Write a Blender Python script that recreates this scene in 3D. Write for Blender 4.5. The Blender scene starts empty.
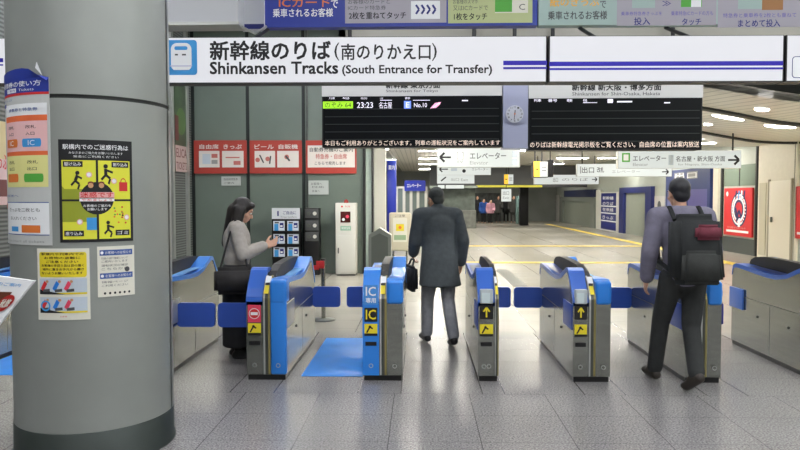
import bpy, bmesh, math, random
from mathutils import Vector, Matrix, Euler
random.seed(7)
S = bpy.context.scene
COL = S.collection
pi = math.pi
rad = math.radians

# ------------------------------------------------------------------ camera
F = 686.0
PITCH = math.atan(28 / F)
YAW = math.atan(20 / F * math.cos(PITCH))
EYE = Vector((0, 0, 1.65))
cam = bpy.data.cameras.new('camera'); co = bpy.data.objects.new('camera', cam); COL.objects.link(co)
co.location = EYE; co.rotation_euler = Euler((pi / 2 - PITCH, 0, YAW), 'XYZ')
cam.sensor_width = 36; cam.lens = F / 800 * 36; cam.clip_start = .05; cam.clip_end = 200
S.camera = co
RM = co.rotation_euler.to_matrix() @ Matrix.Rotation(math.radians(-.06), 3, 'Z')
co.rotation_euler = RM.to_euler('XYZ')

def ray(px, py): return RM @ Vector(((px - 400) / F, -(py - 225) / F, -1))
def PY(px, py, Y): d = ray(px, py); return EYE + d * (Y / d.y)
def PX(px, py, X): d = ray(px, py); return EYE + d * (X / d.x)
def PF(px, py, z=0): d = ray(px, py); return EYE + d * ((z - EYE.z) / d.z)

# ------------------------------------------------------------------ materials
def lin(c):
    c /= 255.0
    return c / 12.92 if c <= .04045 else ((c + .055) / 1.055) ** 2.4
def rgb(r, g, b): return (lin(r), lin(g), lin(b), 1)
MATS = {}
def M(name, col, rough=.5, metal=0, emit=0, spec=.5, noise=0, nscale=8, bump=0, bscale=40, stretch=None, alpha=1, trans=0, ecol=None):
    if name in MATS: return MATS[name]
    m = bpy.data.materials.new(name); m.use_nodes = True
    nt = m.node_tree; b = nt.nodes['Principled BSDF']
    c = rgb(*col)
    b.inputs['Base Color'].default_value = c
    b.inputs['Roughness'].default_value = rough
    b.inputs['Metallic'].default_value = metal
    b.inputs['Specular IOR Level'].default_value = spec
    if trans: b.inputs['Transmission Weight'].default_value = trans
    if alpha < 1: b.inputs['Alpha'].default_value = alpha
    if emit:
        b.inputs['Emission Color'].default_value = rgb(*(ecol or col)); b.inputs['Emission Strength'].default_value = emit
    if noise or bump:
        tc = nt.nodes.new('ShaderNodeTexCoord'); mp = nt.nodes.new('ShaderNodeMapping')
        nt.links.new(tc.outputs['Object'], mp.inputs[0])
        if stretch: mp.inputs['Scale'].default_value = stretch
    if noise:
        n = nt.nodes.new('ShaderNodeTexNoise'); n.inputs['Scale'].default_value = nscale; n.inputs['Detail'].default_value = 4
        r = nt.nodes.new('ShaderNodeValToRGB')
        r.color_ramp.elements[0].position = .3; r.color_ramp.elements[1].position = .7
        r.color_ramp.elements[0].color = [c[i] * (1 - noise) for i in range(3)] + [1]
        r.color_ramp.elements[1].color = [min(1, c[i] * (1 + noise)) for i in range(3)] + [1]
        nt.links.new(mp.outputs[0], n.inputs[0]); nt.links.new(n.outputs[0], r.inputs[0]); nt.links.new(r.outputs[0], b.inputs['Base Color'])
    if bump:
        n2 = nt.nodes.new('ShaderNodeTexNoise'); n2.inputs['Scale'].default_value = bscale
        bp = nt.nodes.new('ShaderNodeBump'); bp.inputs['Strength'].default_value = bump; bp.inputs['Distance'].default_value = .01
        nt.links.new(mp.outputs[0], n2.inputs[0]); nt.links.new(n2.outputs[0], bp.inputs['Height']); nt.links.new(bp.outputs[0], b.inputs['Normal'])
    MATS[name] = m
    return m

steel = M('brushed_steel', (150, 152, 146), .2, .9, noise=.1, nscale=6, bump=.03, bscale=60, stretch=(1, .3, 6))
steel_dark = M('dark_steel', (95, 98, 95), .35, .85, noise=.1)
steel_lt = M('satin_light_steel', (190, 192, 188), .3, .6, noise=.05)
rod_m = M('black_rod', (26, 26, 28), .5)
black = M('black_plastic', (14, 14, 16), .35)
blackmat = M('black_print', (22, 22, 26), .7)
blue = M('gate_blue', (44, 128, 220), .3)
blue_lt = M('gate_pale_blue', (112, 172, 236), .25)
navy = M('flap_navy', (50, 82, 172), .35)
navy_dk = M('panel_navy', (26, 38, 120), .5)
white = M('white_print', (236, 238, 240), .6)
cream = M('cream_print', (224, 222, 208), .6)
offw = M('off_white_paint', (205, 205, 198), .45)
yellow = M('yellow_print', (232, 212, 40), .55)
gold = M('gold_strip', (146, 136, 86), .35, .3)
red = M('red_print', (206, 44, 46), .5)
pinkred = M('pink_red_print', (226, 66, 96), .5)
pink = M('pink_print', (232, 172, 172), .6)
orange = M('orange_print', (226, 122, 52), .6)
green = M('green_print', (84, 170, 64), .6)
grey = M('grey_print', (150, 152, 152), .6)
dgrey = M('dark_grey_print', (74, 76, 78), .6)
purple = M('purple_print', (92, 84, 176), .5)
signblue = M('sign_blue_print', (60, 150, 216), .5)
stripeblue = M('stripe_blue', (30, 12, 168), .5)
beige = M('beige_paint', (222, 217, 202), .45, noise=.03)

# ------------------------------------------------------------------ mesh building
class MB:
    """Collects faces (world coordinates) with a material per face; builds one mesh object."""
    def __init__(s): s.v = []; s.f = []; s.m = []; s.mats = []; s.sm = []
    def mi(s, m):
        if m not in s.mats: s.mats.append(m)
        return s.mats.index(m)
    def add(s, verts, faces, m, smooth=False):
        o = len(s.v); s.v += [Vector(p) for p in verts]; k = s.mi(m)
        for f in faces: s.f.append([o + i for i in f]); s.m.append(k); s.sm.append(smooth)
        return s
    def box(s, a, b, m):
        x0, x1 = sorted((a[0], b[0])); y0, y1 = sorted((a[1], b[1])); z0, z1 = sorted((a[2], b[2]))
        v = [(x, y, z) for z in (z0, z1) for y in (y0, y1) for x in (x0, x1)]
        return s.add(v, [(0, 2, 3, 1), (4, 5, 7, 6), (0, 1, 5, 4), (1, 3, 7, 5), (3, 2, 6, 7), (2, 0, 4, 6)], m)
    def bevbox(s, a, b, m, r=.01, seg=3):
        bm = bmesh.new(); bmesh.ops.create_cube(bm, size=1)
        a, b = Vector(a), Vector(b); c = (a + b) / 2; d = b - a
        for v in bm.verts: v.co = Vector((v.co.x * abs(d.x), v.co.y * abs(d.y), v.co.z * abs(d.z))) + c
        r = min(r, .49 * min(abs(d.x), abs(d.y), abs(d.z)))
        bmesh.ops.bevel(bm, geom=bm.edges[:], offset=r, segments=seg, affect='EDGES', profile=.5)
        return s.frombm(bm, m, True)
    def frombm(s, bm, m, smooth=False, mtx=None):
        bm.verts.index_update()
        s.add([(mtx @ v.co) if mtx else v.co.copy() for v in bm.verts], [[v.index for v in f.verts] for f in bm.faces], m, smooth); bm.free(); return s
    def tube(s, p, q, r, m, n=14, r2=None, cap=True):
        p, q = Vector(p), Vector(q); r2 = r if r2 is None else r2
        d = (q - p).normalized(); a = d.orthogonal().normalized(); b = d.cross(a)
        vs = []
        for c, rr in ((p, r), (q, r2)):
            vs += [c + (a * math.cos(2 * pi * i / n) + b * math.sin(2 * pi * i / n)) * rr for i in range(n)]
        s.add(vs, [(i, (i + 1) % n, n + (i + 1) % n, n + i) for i in range(n)], m, True)
        if cap: s.add(vs, [list(range(n))[::-1], list(range(n, 2 * n))], m)
        return s
    def lathe(s, c, prof, m, n=48, smooth=True):
        vs = []; k = len(prof)
        for i in range(n):
            a = 2 * pi * i / n
            vs += [(c[0] + r * math.cos(a), c[1] + r * math.sin(a), c[2] + z) for r, z in prof]
        fs = [(i * k + j, ((i + 1) % n) * k + j, ((i + 1) % n) * k + j + 1, i * k + j + 1) for i in range(n) for j in range(k - 1)]
        return s.add(vs, fs, m, smooth)
    def prism_x(s, x0, x1, prof, m, smooth=False):
        """prof: closed list of (y, z); extruded from x0 to x1."""
        n = len(prof); vs = [(x0, y, z) for y, z in prof] + [(x1, y, z) for y, z in prof]
        s.add(vs, [(i, (i + 1) % n, n + (i + 1) % n, n + i) for i in range(n)], m, smooth)
        return s.add(vs, [list(range(n))[::-1], list(range(n, 2 * n))], m)
    def prism_y(s, y0, y1, prof, m, smooth=False):
        n = len(prof); vs = [(x, y0, z) for x, z in prof] + [(x, y1, z) for x, z in prof]
        s.add(vs, [(i, (i + 1) % n, n + (i + 1) % n, n + i) for i in range(n)], m, smooth)
        return s.add(vs, [list(range(n))[::-1], list(range(n, 2 * n))], m)
    def build(s, name, parent=None, loc=None):
        me = bpy.data.meshes.new(name)
        L = Vector(loc) if loc is not None else Vector((0, 0, 0))
        W = wloc(parent) if parent is not None else L
        me.from_pydata([v - W for v in s.v], [], s.f)
        for m in s.mats: me.materials.append(m)
        me.polygons.foreach_set('material_index', s.m); me.polygons.foreach_set('use_smooth', s.sm)
        bm = bmesh.new(); bm.from_mesh(me); bmesh.ops.recalc_face_normals(bm, faces=bm.faces) if not getattr(s, 'flat', 0) else None
        bm.to_mesh(me); bm.free(); me.update()
        o = bpy.data.objects.new(name, me); COL.objects.link(o)
        if parent is not None: o.parent = parent
        else: o.location = L
        return o
def wloc(o):
    L = Vector((0, 0, 0))
    while o is not None: L = L + Vector(o.location); o = o.parent
    return L
def tag(o, label=None, cat=None, group=None, kind=None):
    if label: o['label'] = label
    if cat: o['category'] = cat
    if group: o['group'] = group
    if kind: o['kind'] = kind
    return o
def thing(name, loc, label, cat, group=None):
    o = bpy.data.objects.new(name, None); COL.objects.link(o); o.location = loc; o.empty_display_size = .1
    return tag(o, label, cat, group)
def struct(name, mb): return tag(mb.build(name), kind='structure')

# flat artwork: shapes in a (u, v) plane, carried onto a surface by a mapping
EPS = .0012
def front(Y): return lambda u, v, l: (u, Y - l * EPS, v)
def rightwall(X): return lambda u, v, l: (X - l * EPS, -u, v)
def leftwall(X): return lambda u, v, l: (X + l * EPS, u, v)
def cyl(cx, cy, R): return lambda u, v, l: (cx + (R + l * EPS) * math.sin(u / R), cy - (R + l * EPS) * math.cos(u / R), v)
def plane(o, ex, ey):
    o, ex, ey = Vector(o), Vector(ex).normalized(), Vector(ey).normalized(); n = ex.cross(ey)
    return lambda u, v, l: o + ex * u + ey * v + n * (l * EPS)
TXT = {}
def text_mesh(body, bold):
    k = (body, bold)
    if k not in TXT:
        c = bpy.data.curves.new('lettering', 'FONT'); c.body = body; c.offset = bold; c.resolution_u = 2
        o = bpy.data.objects.new('lettering', c); COL.objects.link(o)
        dg = bpy.context.evaluated_depsgraph_get(); dg.update()
        me = bpy.data.meshes.new_from_object(o.evaluated_get(dg))
        vs = [v.co.copy() for v in me.vertices]; fs = [list(p.vertices) for p in me.polygons]
        bpy.data.objects.remove(o); bpy.data.curves.remove(c); bpy.data.meshes.remove(me)
        xs = [v.x for v in vs]; ys = [v.y for v in vs]
        TXT[k] = (vs, fs, min(xs), max(xs), min(ys), max(ys))
    return TXT[k]
class Art(MB):
    flat = 1
    def __init__(s, fn): super().__init__(); s.fn = fn
    def poly(s, pts, m, l=1): return s.add([s.fn(u, v, l) for u, v in pts], [list(range(len(pts)))], m)
    def rect(s, x0, y0, x1, y1, m, l=1, n=1):
        x0, x1 = sorted((x0, x1)); y0, y1 = sorted((y0, y1))
        for i in range(n):
            a = x0 + (x1 - x0) * i / n; b = x0 + (x1 - x0) * (i + 1) / n
            s.poly([(a, y0), (b, y0), (b, y1), (a, y1)], m, l)
        return s
    def rrect(s, x0, y0, x1, y1, r, m, l=1):
        x0, x1 = sorted((x0, x1)); y0, y1 = sorted((y0, y1)); p = []
        for cx, cy, a in ((x1 - r, y0 + r, -90), (x1 - r, y1 - r, 0), (x0 + r, y1 - r, 90), (x0 + r, y0 + r, 180)):
            p += [(cx + r * math.cos(rad(a + t)), cy + r * math.sin(rad(a + t))) for t in range(0, 91, 15)]
        return s.poly(p, m, l)
    def disc(s, x, y, r, m, l=1, ry=None, n=28):
        return s.poly([(x + r * math.cos(2 * pi * i / n), y + (ry or r) * math.sin(2 * pi * i / n)) for i in range(n)], m, l)
    def ring(s, x, y, r0, r1, m, l=1, n=32, a0=0, a1=360, ky=1):
        for i in range(n):
            a, b = rad(a0 + (a1 - a0) * i / n), rad(a0 + (a1 - a0) * (i + 1) / n)
            s.poly([(x + r0 * math.cos(a), y + ky * r0 * math.sin(a)), (x + r1 * math.cos(a), y + ky * r1 * math.sin(a)), (x + r1 * math.cos(b), y + ky * r1 * math.sin(b)), (x + r0 * math.cos(b), y + ky * r0 * math.sin(b))], m, l)
        return s
    def line(s, pts, w, m, l=1):
        for (x0, y0), (x1, y1) in zip(pts, pts[1:]):
            d = math.hypot(x1 - x0, y1 - y0) or 1; nx, ny = -(y1 - y0) / d * w / 2, (x1 - x0) / d * w / 2
            s.poly([(x0 - nx, y0 - ny), (x1 - nx, y1 - ny), (x1 + nx, y1 + ny), (x0 + nx, y0 + ny)], m, l)
        return s
    def text(s, body, x0, y0, x1, y1, m, l=2, bold=.012):
        vs, fs, a, b, c, d = text_mesh(body, 0)
        x0, x1 = sorted((x0, x1)); y0, y1 = sorted((y0, y1))
        e = bold * .5 * (y1 - y0) if bold >= .015 else 0
        for k, (ex, ey) in enumerate(((e, e), (-e, e), (e, -e), (-e, -e)) if e else ((0, 0),)):
            s.add([s.fn(x0 + ex + (v.x - a) / (b - a) * (x1 - x0), y0 + ey + (v.y - c) / (d - c) * (y1 - y0), l + k * .06) for v in vs], fs, m)
        return s
    def arrow(s, x0, y, x1, h, m, l=2):
        """horizontal arrow from x0 (tail) to x1 (tip)"""
        g = 1 if x1 > x0 else -1; t = h * .2
        s.poly([(x0, y - t / 2), (x1 - g * h * .15, y - t / 2), (x1 - g * h * .15, y + t / 2), (x0, y + t / 2)][::g], m, l)
        for q in (-1, 1): s.line([(x1, y), (x1 - g * h * .5, y + q * h * .5)], t * 1.2, m, l + .2)
        return s

# pixel-measured rectangles on a frontal plane
def FR(px0, py0, px1, py1, Y):
    xm, ym = (px0 + px1) / 2, (py0 + py1) / 2
    return PY(px0, ym, Y).x, PY(xm, py1, Y).z, PY(px1, ym, Y).x, PY(xm, py0, Y).z
def WR(px0, py0, px1, py1, X):
    """rect on a side wall X: (u0, z0, u1, z1) with u = -y"""
    a, b = PX(px0, py1, X), PX(px1, py0, X); mid = (a.y + b.y) / 2
    zz = lambda py: PX((px0 + px1) / 2, py, X).z
    return -a.y, zz(py1), -b.y, zz(py0)
class Box2:
    """places art by pixel position inside a frontal plane at depth Y"""
    def __init__(s, art, Y): s.a = art; s.Y = Y
    dy = 0
    def r(s, x0, y0, x1, y1, m, l=1): s.a.rect(*FR(x0, y0 + s.dy, x1, y1 + s.dy, s.Y), m, l); return s
    def t(s, body, x0, y0, x1, y1, m, l=3, bold=.012): s.a.text(body, *FR(x0, y0 + s.dy, x1, y1 + s.dy, s.Y), m, l, bold); return s

# ================================================================== SETTING
# ---- floor
fm = bpy.data.materials.new('granite_tile_floor'); fm.use_nodes = True
nt = fm.node_tree; N = nt.nodes; Lk = nt.links; B = N['Principled BSDF']
def node(t, **k):
    n = N.new(t)
    for a, b in k.items(): setattr(n, a, b)
    return n
def mth(op, a, b=None, c=None):
    n = node('ShaderNodeMath', operation=op)
    for i, x in enumerate((a, b, c)):
        if x is None: continue
        if isinstance(x, (int, float)): n.inputs[i].default_value = x
        else: Lk.new(x, n.inputs[i])
    return n.outputs[0]
tc = node('ShaderNodeTexCoord'); sep = node('ShaderNodeSeparateXYZ'); Lk.new(tc.outputs['Object'], sep.inputs[0])
X_, Y_ = sep.outputs[0], sep.outputs[1]
def lines(val, off, per, w):
    f = mth('FRACT', mth('DIVIDE', mth('SUBTRACT', val, off), per))
    d = mth('ABSOLUTE', mth('SUBTRACT', f, .5))
    return mth('GREATER_THAN', d, .5 - w / per / 2)
fronty = mth('LESS_THAN', Y_, 5.70)
xl = mth('MULTIPLY', lines(X_, -.214, .627, .007), fronty)
back = mth('GREATER_THAN', Y_, 8.3)
xb = mth('MULTIPLY', lines(X_, .31, 1.1, .008), back)
yl = lines(Y_, 5.70, .567, .006)
gz = mth('MULTIPLY', mth('SUBTRACT', 1, fronty), mth('SUBTRACT', 1, back))
gx = None
GEDGE = [-2.37, -1.61, -1.235, -.525, -.16, .525, .71, 1.375, 1.715, 2.385, 2.72, 3.60]
for e in GEDGE:
    t_ = mth('LESS_THAN', mth('ABSOLUTE', mth('SUBTRACT', X_, e)), .005)
    gx = t_ if gx is None else mth('MAXIMUM', gx, t_)
joint = mth('MAXIMUM', mth('MAXIMUM', xl, xb), mth('MAXIMUM', mth('MULTIPLY', yl, .8), mth('MULTIPLY', gx, gz)))
n1 = node('ShaderNodeTexNoise'); n1.inputs['Scale'].default_value = 75; n1.inputs['Detail'].default_value = 3
n2 = node('ShaderNodeTexNoise'); n2.inputs['Scale'].default_value = 1.3
Lk.new(tc.outputs['Object'], n1.inputs[0]); Lk.new(tc.outputs['Object'], n2.inputs[0])
rp = node('ShaderNodeValToRGB'); Lk.new(n1.outputs[0], rp.inputs[0])
rp.color_ramp.elements[0].position = .35; rp.color_ramp.elements[1].position = .65
rp.color_ramp.elements[0].color = rgb(108, 106, 106); rp.color_ramp.elements[1].color = rgb(168, 165, 164)
hall = mth('MINIMUM', mth('MAXIMUM', mth('MULTIPLY', mth('SUBTRACT', Y_, 8.0), 2.0), 0), 1)
mx0 = node('ShaderNodeMix', data_type='RGBA'); Lk.new(hall, mx0.inputs[0]); Lk.new(rp.outputs[0], mx0.inputs[6]); mx0.inputs[7].default_value = rgb(170, 166, 155)
mx1 = node('ShaderNodeMix', data_type='RGBA', blend_type='MULTIPLY'); mx1.inputs[0].default_value = .25
Lk.new(mx0.outputs[2], mx1.inputs[6]); Lk.new(n2.outputs[0], mx1.inputs[7])
mx2 = node('ShaderNodeMix', data_type='RGBA'); Lk.new(mth('MULTIPLY', joint, .7), mx2.inputs[0]); Lk.new(mx1.outputs[2], mx2.inputs[6]); mx2.inputs[7].default_value = rgb(62, 60, 60)
Lk.new(mx2.outputs[2], B.inputs['Base Color'])
B.inputs['Roughness'].default_value = .26
B.inputs['Specular IOR Level'].default_value = .6
mb = MB(); mb.box((-7, -4.5, -.1), (9.6, 47.5, 0), fm); struct('floor', mb)

# ---- walls and ceilings
wgreen = M('green_glass_wall', (106, 118, 110), .28, spec=.6, noise=.06, nscale=1.5)
wgreen_line = M('green_wall_seam', (22, 30, 28), .5)
wlight = M('pale_wall', (168, 168, 160), .6, noise=.03)
wdark = M('dark_wall', (62, 66, 66), .6)
ceil_hi = M('hall_ceiling', (150, 152, 150), .7)
GW = 14.8; LX = -4.95; RX = 9.3; HZ = 5.3
gx0 = LX; gx1 = PY(364, 200, GW).x
mb = MB(); mb.box((gx0, GW, 0), (gx1, GW + .15, HZ), wgreen); struct('wall_back', mb)
mb = MB()
for px in (248.5, 304, 194):
    x = PY(px, 200, GW).x; mb.box((x - .035, GW - .015, 0), (x + .035, GW, HZ), wgreen_line)
struct('trim_1', mb)
x = PY(307.5, 200, GW).x
mb = MB(); mb.box((x - .02, GW - .04, 0), (x + .02, GW, HZ), steel_dark); struct('trim_2', mb)
# end post of the green wall: glazing strip between two dark mullions
p0, p1 = PY(363, 200, GW - .1).x, PY(373, 200, GW - .1).x
mb = MB(); mb.box((p0, GW - .12, 0), (p0 + .05, GW + .3, 3.4), rod_m); mb.box((p1 - .03, GW - .12, 0), (p1, GW + .3, 3.4), rod_m); struct('trim_3', mb)
mb = MB(); mb.box((p0 + .05, GW + .05, 0), (p1 - .03, GW + .08, 3.4), M('pale_green_glazing', (190, 206, 198), .15)); struct('window_1', mb)
# left side wall with louvres
louv = bpy.data.materials.new('louvre_panel'); louv.use_nodes = True
n_ = louv.node_tree.nodes; l_ = louv.node_tree.links
tcl = n_.new('ShaderNodeTexCoord'); wv = n_.new('ShaderNodeTexWave'); wv.bands_direction = 'Z'; wv.inputs['Scale'].default_value = 6
rl = n_.new('ShaderNodeValToRGB'); rl.color_ramp.elements[0].color = rgb(70, 74, 72); rl.color_ramp.elements[1].color = rgb(128, 132, 130)
l_.new(tcl.outputs['Object'], wv.inputs[0]); l_.new(wv.outputs[0], rl.inputs[0]); l_.new(rl.outputs[0], n_['Principled BSDF'].inputs['Base Color'])
bpn = n_.new('ShaderNodeBump'); bpn.inputs['Strength'].default_value = .6; l_.new(wv.outputs[0], bpn.inputs['Height']); l_.new(bpn.outputs[0], n_['Principled BSDF'].inputs['Normal'])
mb = MB(); mb.box((LX - .15, -4.5, 0), (LX, GW + .15, HZ), louv); struct('wall_left', mb)
mb = MB()
for px in (171.5, 186.5):
    y = PX(px, 200, LX).y; mb.box((LX, y - .05, 0), (LX + .06, y + .05, HZ), steel_lt)
struct('trim_4', mb)
# right wall, end wall, wall behind the viewer
wr = M('right_wall_paint', (172, 178, 170), .5, noise=.03)
mb = MB(); mb.box((RX, -4.5, 0), (RX + .15, 47.2, HZ), wr); struct('wall_right', mb)
mb = MB(); mb.box((-7, 47, 0), (RX, 47.2, 3.6), M('end_wall', (128, 132, 128), .6, noise=.2, nscale=.6)); struct('wall_end', mb)
mb = MB(); mb.box((-7, -4.7, 0), (RX, -4.5, HZ), wlight); struct('wall_front', mb)
mb = MB(); mb.box((-7, GW + .15, 0), (-6.8, 47, 3.5), wlight); struct('wall_corridor', mb)
# high ceiling over the gates, a bulkhead, the lower ceiling beyond
BY = 10.3
mb = MB(); mb.box((LX - .1, -4.6, HZ), (RX + .1, GW + .1, HZ + .1), ceil_hi); struct('ceiling', mb)
mb = MB(); mb.box((gx1, BY, 3.42), (RX, BY + .12, HZ), M('bulkhead_panel', (150, 148, 138), .5)); mb.box((gx1, BY, 3.42), (gx1 + .1, GW + .1, HZ), wgreen); struct('wall_bulkhead', mb)
cm = bpy.data.materials.new('plank_ceiling'); cm.use_nodes = True
n_ = cm.node_tree.nodes; l_ = cm.node_tree.links
tcl = n_.new('ShaderNodeTexCoord'); wv = n_.new('ShaderNodeTexWave'); wv.bands_direction = 'X'; wv.inputs['Scale'].default_value = 1.7; wv.inputs['Distortion'].default_value = 0
rl = n_.new('ShaderNodeValToRGB'); rl.color_ramp.elements[0].position = .0; rl.color_ramp.elements[0].color = rgb(168, 168, 162); rl.color_ramp.elements[1].position = .12; rl.color_ramp.elements[1].color = rgb(222, 219, 210)
l_.new(tcl.outputs['Object'], wv.inputs[0]); l_.new(wv.outputs[0], rl.inputs[0]); l_.new(rl.outputs[0], n_['Principled BSDF'].inputs['Base Color'])
n_['Principled BSDF'].inputs['Roughness'].default_value = .35
def cz(x, y):
    z = 3.26 - .18 * (x - 5.34 - .415 * (y - 13)); lo, hi = 2.98, 3.4
    if z > hi - .1: z = hi - .1 + .1 * (1 - math.exp(-(z - hi + .1) / .1))
    if z < lo + .1: z = lo + .1 - .1 * (1 - math.exp((z - lo - .1) / .1))
    return z
mb = MB(); nx, ny = 48, 40; vs = []
for j in range(ny + 1):
    for i in range(nx + 1):
        xx = gx1 + (RX - gx1) * i / nx; yy = BY + (47.2 - BY) * j / ny
        vs.append((xx, yy, cz(xx, yy)))
mb.add(vs, [(j * (nx + 1) + i, j * (nx + 1) + i + 1, (j + 1) * (nx + 1) + i + 1, (j + 1) * (nx + 1) + i) for j in range(ny) for i in range(nx)], cm, True)
vs2 = [(a, b, c + .12) for a, b, c in vs]
mb.add(vs2, [(j * (nx + 1) + i, (j + 1) * (nx + 1) + i, (j + 1) * (nx + 1) + i + 1, j * (nx + 1) + i + 1) for j in range(ny) for i in range(nx)], cm, True)
struct('ceiling', mb)
mb = MB(); mb.box((-7, GW + .15, 3.4), (gx1, 47, 3.5), ceil_hi); struct('ceiling', mb)
# dark shadow gaps across the plank ceiling
for k, (yc, wob) in enumerate(((13.0, .35), (17.2, .3))):
    mb = MB(); n = 40; t = []
    for i in range(n + 1):
        xx = gx1 + (RX - gx1) * i / n; yy = yc + wob * math.sin(xx * .9 + k)
        z = cz(xx, yy); t += [(xx, yy - .09, z - .05), (xx, yy + .09, z - .05), (xx, yy + .09, z + .02), (xx, yy - .09, z + .02)]
    mb.add(t, [(4 * i + a, 4 * i + (a + 1) % 4, 4 * i + 4 + (a + 1) % 4, 4 * i + 4 + a) for i in range(n) for a in range(4)], M('shadow_gap', (44, 46, 46), .6))
    struct('trim_%d' % (5 + k), mb)

# ================================================================== COLUMN
cx, cy, CR = -2.186, 4.53, .492
def on_col(px, py, R=CR):
    d = ray(px, py); a = d.x ** 2 + d.y ** 2; b = -2 * (d.x * cx + d.y * cy); c = cx * cx + cy * cy - R * R
    disc = b * b - 4 * a * c
    t = (-b - math.sqrt(max(0, disc))) / 2 / a; p = EYE + d * t
    return math.atan2(p.x - cx, -(p.y - cy)) * R, p.z
def CRc(x0, y0, x1, y1):
    xm, ym = (x0 + x1) / 2, (y0 + y1) / 2
    return on_col(x0, ym)[0], on_col(xm, y1)[1], on_col(x1, ym)[0], on_col(xm, y0)[1]
colm = M('column_panel', (150, 154, 149), .42, .25, noise=.05, nscale=3, bump=.02, bscale=20)
colseam = M('column_seam', (40, 43, 42), .5)
zring = on_col(95, 97)[1]
zb = .215
t = tag(bpy.data.objects.new('round_column', None), 'large round grey metal-clad column with posters at the left', 'column', kind='structure')
COL.objects.link(t); t.location = (cx, cy, 0)
mb = MB(); mb.lathe((cx, cy, 0), [(CR, zb), (CR, zring - .012)], colm, 96)
mb.lathe((cx, cy, 0), [(CR, zring + .012), (CR, HZ)], colm, 96); mb.build('cladding', t)
mb = MB(); mb.lathe((cx, cy, 0), [(CR - .012, zring - .02), (CR - .012, zring + .02)], colseam, 96)
for pxs in (169,):
    u = on_col(pxs, 250)[0] / CR
    for z0, z1 in ((zb, zring - .02), (zring + .02, HZ)):
        mb.add([(cx + (CR + .002) * math.sin(u + q), cy - (CR + .002) * math.cos(u + q), z) for z in (z0, z1) for q in (-.012, .012)], [(0, 1, 3, 2)], colseam)
mb.build('seam', t)
mb = MB(); mb.lathe((cx, cy, 0), [(CR + .012, 0), (CR + .012, .02), (CR + .004, .03), (CR + .004, zb - .006), (CR - .002, zb), (CR - .02, zb)], M('column_base', (62, 69, 66), .4, .4, noise=.06), 96)
o = mb.build('base', t)
mb = MB(); u = on_col(169, 250)[0] / CR
for z0, z1 in ((zb, zring - .02), (zring + .02, HZ)):
    q = [(cx + (CR + .004) * math.sin(u + a_), cy - (CR + .004) * math.cos(u + a_)) for a_ in (.03, .1, .18, .26)]
    for (xa, ya), (xb, yb2) in zip(q, q[1:]): mb.add([(xa, ya, z0), (xb, yb2, z0), (xb, yb2, z1), (xa, ya, z1)], [(0, 1, 2, 3)], steel_lt)
mb.build('edge_strip', t)
C = cyl(cx, cy, CR + .003)
def sheet(name, rect, base_m, label, cat, group=None, thick=.004):
    """a paper sheet bent round the column; returns its root and an artwork plane in 0..1 coordinates"""
    x0, z0, x1, z1 = rect
    n = 10; vs = []
    for R in (CR + .001, CR + .001 + thick):
        for i in range(n + 1):
            a = (x0 + (x1 - x0) * i / n) / CR
            for z in (z0, z1): vs.append((cx + R * math.sin(a), cy - R * math.cos(a), z))
    k = 2 * (n + 1); fs = []
    for i in range(n):
        a = 2 * i; fs += [(a, a + 1, a + 3, a + 2), (k + a, k + a + 2, k + a + 3, k + a + 1), (a, a + 2, k + a + 2, k + a), (a + 1, k + a + 1, k + a + 3, a + 3)]
    fs += [(0, k, k + 1, 1), (2 * n, 2 * n + 1, k + 2 * n + 1, k + 2 * n)]
    am = (x0 + x1) / 2 / CR
    mb = MB(); mb.add(vs, fs, base_m)
    o = mb.build(name, None, (cx + CR * math.sin(am), cy - CR * math.cos(am), z0)); tag(o, label, cat, group)
    def fn(u, v, l):
        a = (x0 + (x1 - x0) * u) / CR; R = CR + .001 + thick + l * .0011
        return (cx + R * math.sin(a), cy - R * math.cos(a), z0 + (z1 - z0) * v)
    ar_ = Art(lambda u, v, l: (u, v, l)); base_build = ar_.build
    def build(nm, par):
        bm = bmesh.new(); vv = [bm.verts.new(v) for v in ar_.v]
        for f, k in zip(ar_.f, ar_.m):
            try: bm.faces.new([vv[i] for i in f]).material_index = k
            except ValueError: pass
        for k in range(1, 14): bmesh.ops.bisect_plane(bm, geom=bm.verts[:] + bm.edges[:] + bm.faces[:], plane_co=(k / 14, 0, 0), plane_no=(1, 0, 0))
        bm.verts.index_update()
        ar_.v = [Vector(fn(*v.co)) for v in bm.verts]; ar_.f = [[v.index for v in f.verts] for f in bm.faces]; ar_.m = [f.material_index for f in bm.faces]; ar_.sm = [False] * len(ar_.f); bm.free()
        return base_build(nm, par)
    ar_.build = build
    return o, ar_
# black and yellow manners poster
o, a = sheet('poster', CRc(59.5, 140, 132, 242), blackmat, 'black and yellow manners poster with cartoon figures on the round column', 'poster')
yb = M('poster_yellow', (222, 222, 60), .5)
a.text('駅構内でのご迷惑行為は', .06, .905, .94, .955, white, 2, .02).text('みなさまのご協力をお願いいたします', .14, .86, .86, .885, white, 2).text('安全にご利用ください', .2, .825, .8, .848, white, 2)
for (u0, v0, u1, v1) in ((.04, .42, .49, .8), (.52, .42, .96, .8), (.04, .03, .49, .4), (.52, .03, .96, .4)): a.rect(u0, v0, u1, v1, yb, 1, 4)
og = M('poster_olive', (150, 160, 40), .5)
a.rect(.04, .42, .49, .52, og, 1.4, 4).rect(.04, .2, .49, .4, og, 1.4, 4).poly([(.04, .55), (.2, .42), (.04, .42)], og, 1.5)
for (u0, v0, w_, s_) in ((.06, .735, .26, '駆け込み'), (.7, .735, .24, '割り込み'), (.06, .06, .26, '座り込み'), (.74, .06, .2, 'ゴミ')):
    a.rect(u0, v0, u0 + w_, v0 + .055, blackmat, 2, 2).text(s_, u0 + .02, v0 + .01, u0 + w_ - .02, v0 + .045, white, 3, .02)
a.disc(.5, .43, .225, blackmat, 2, .16)
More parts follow.
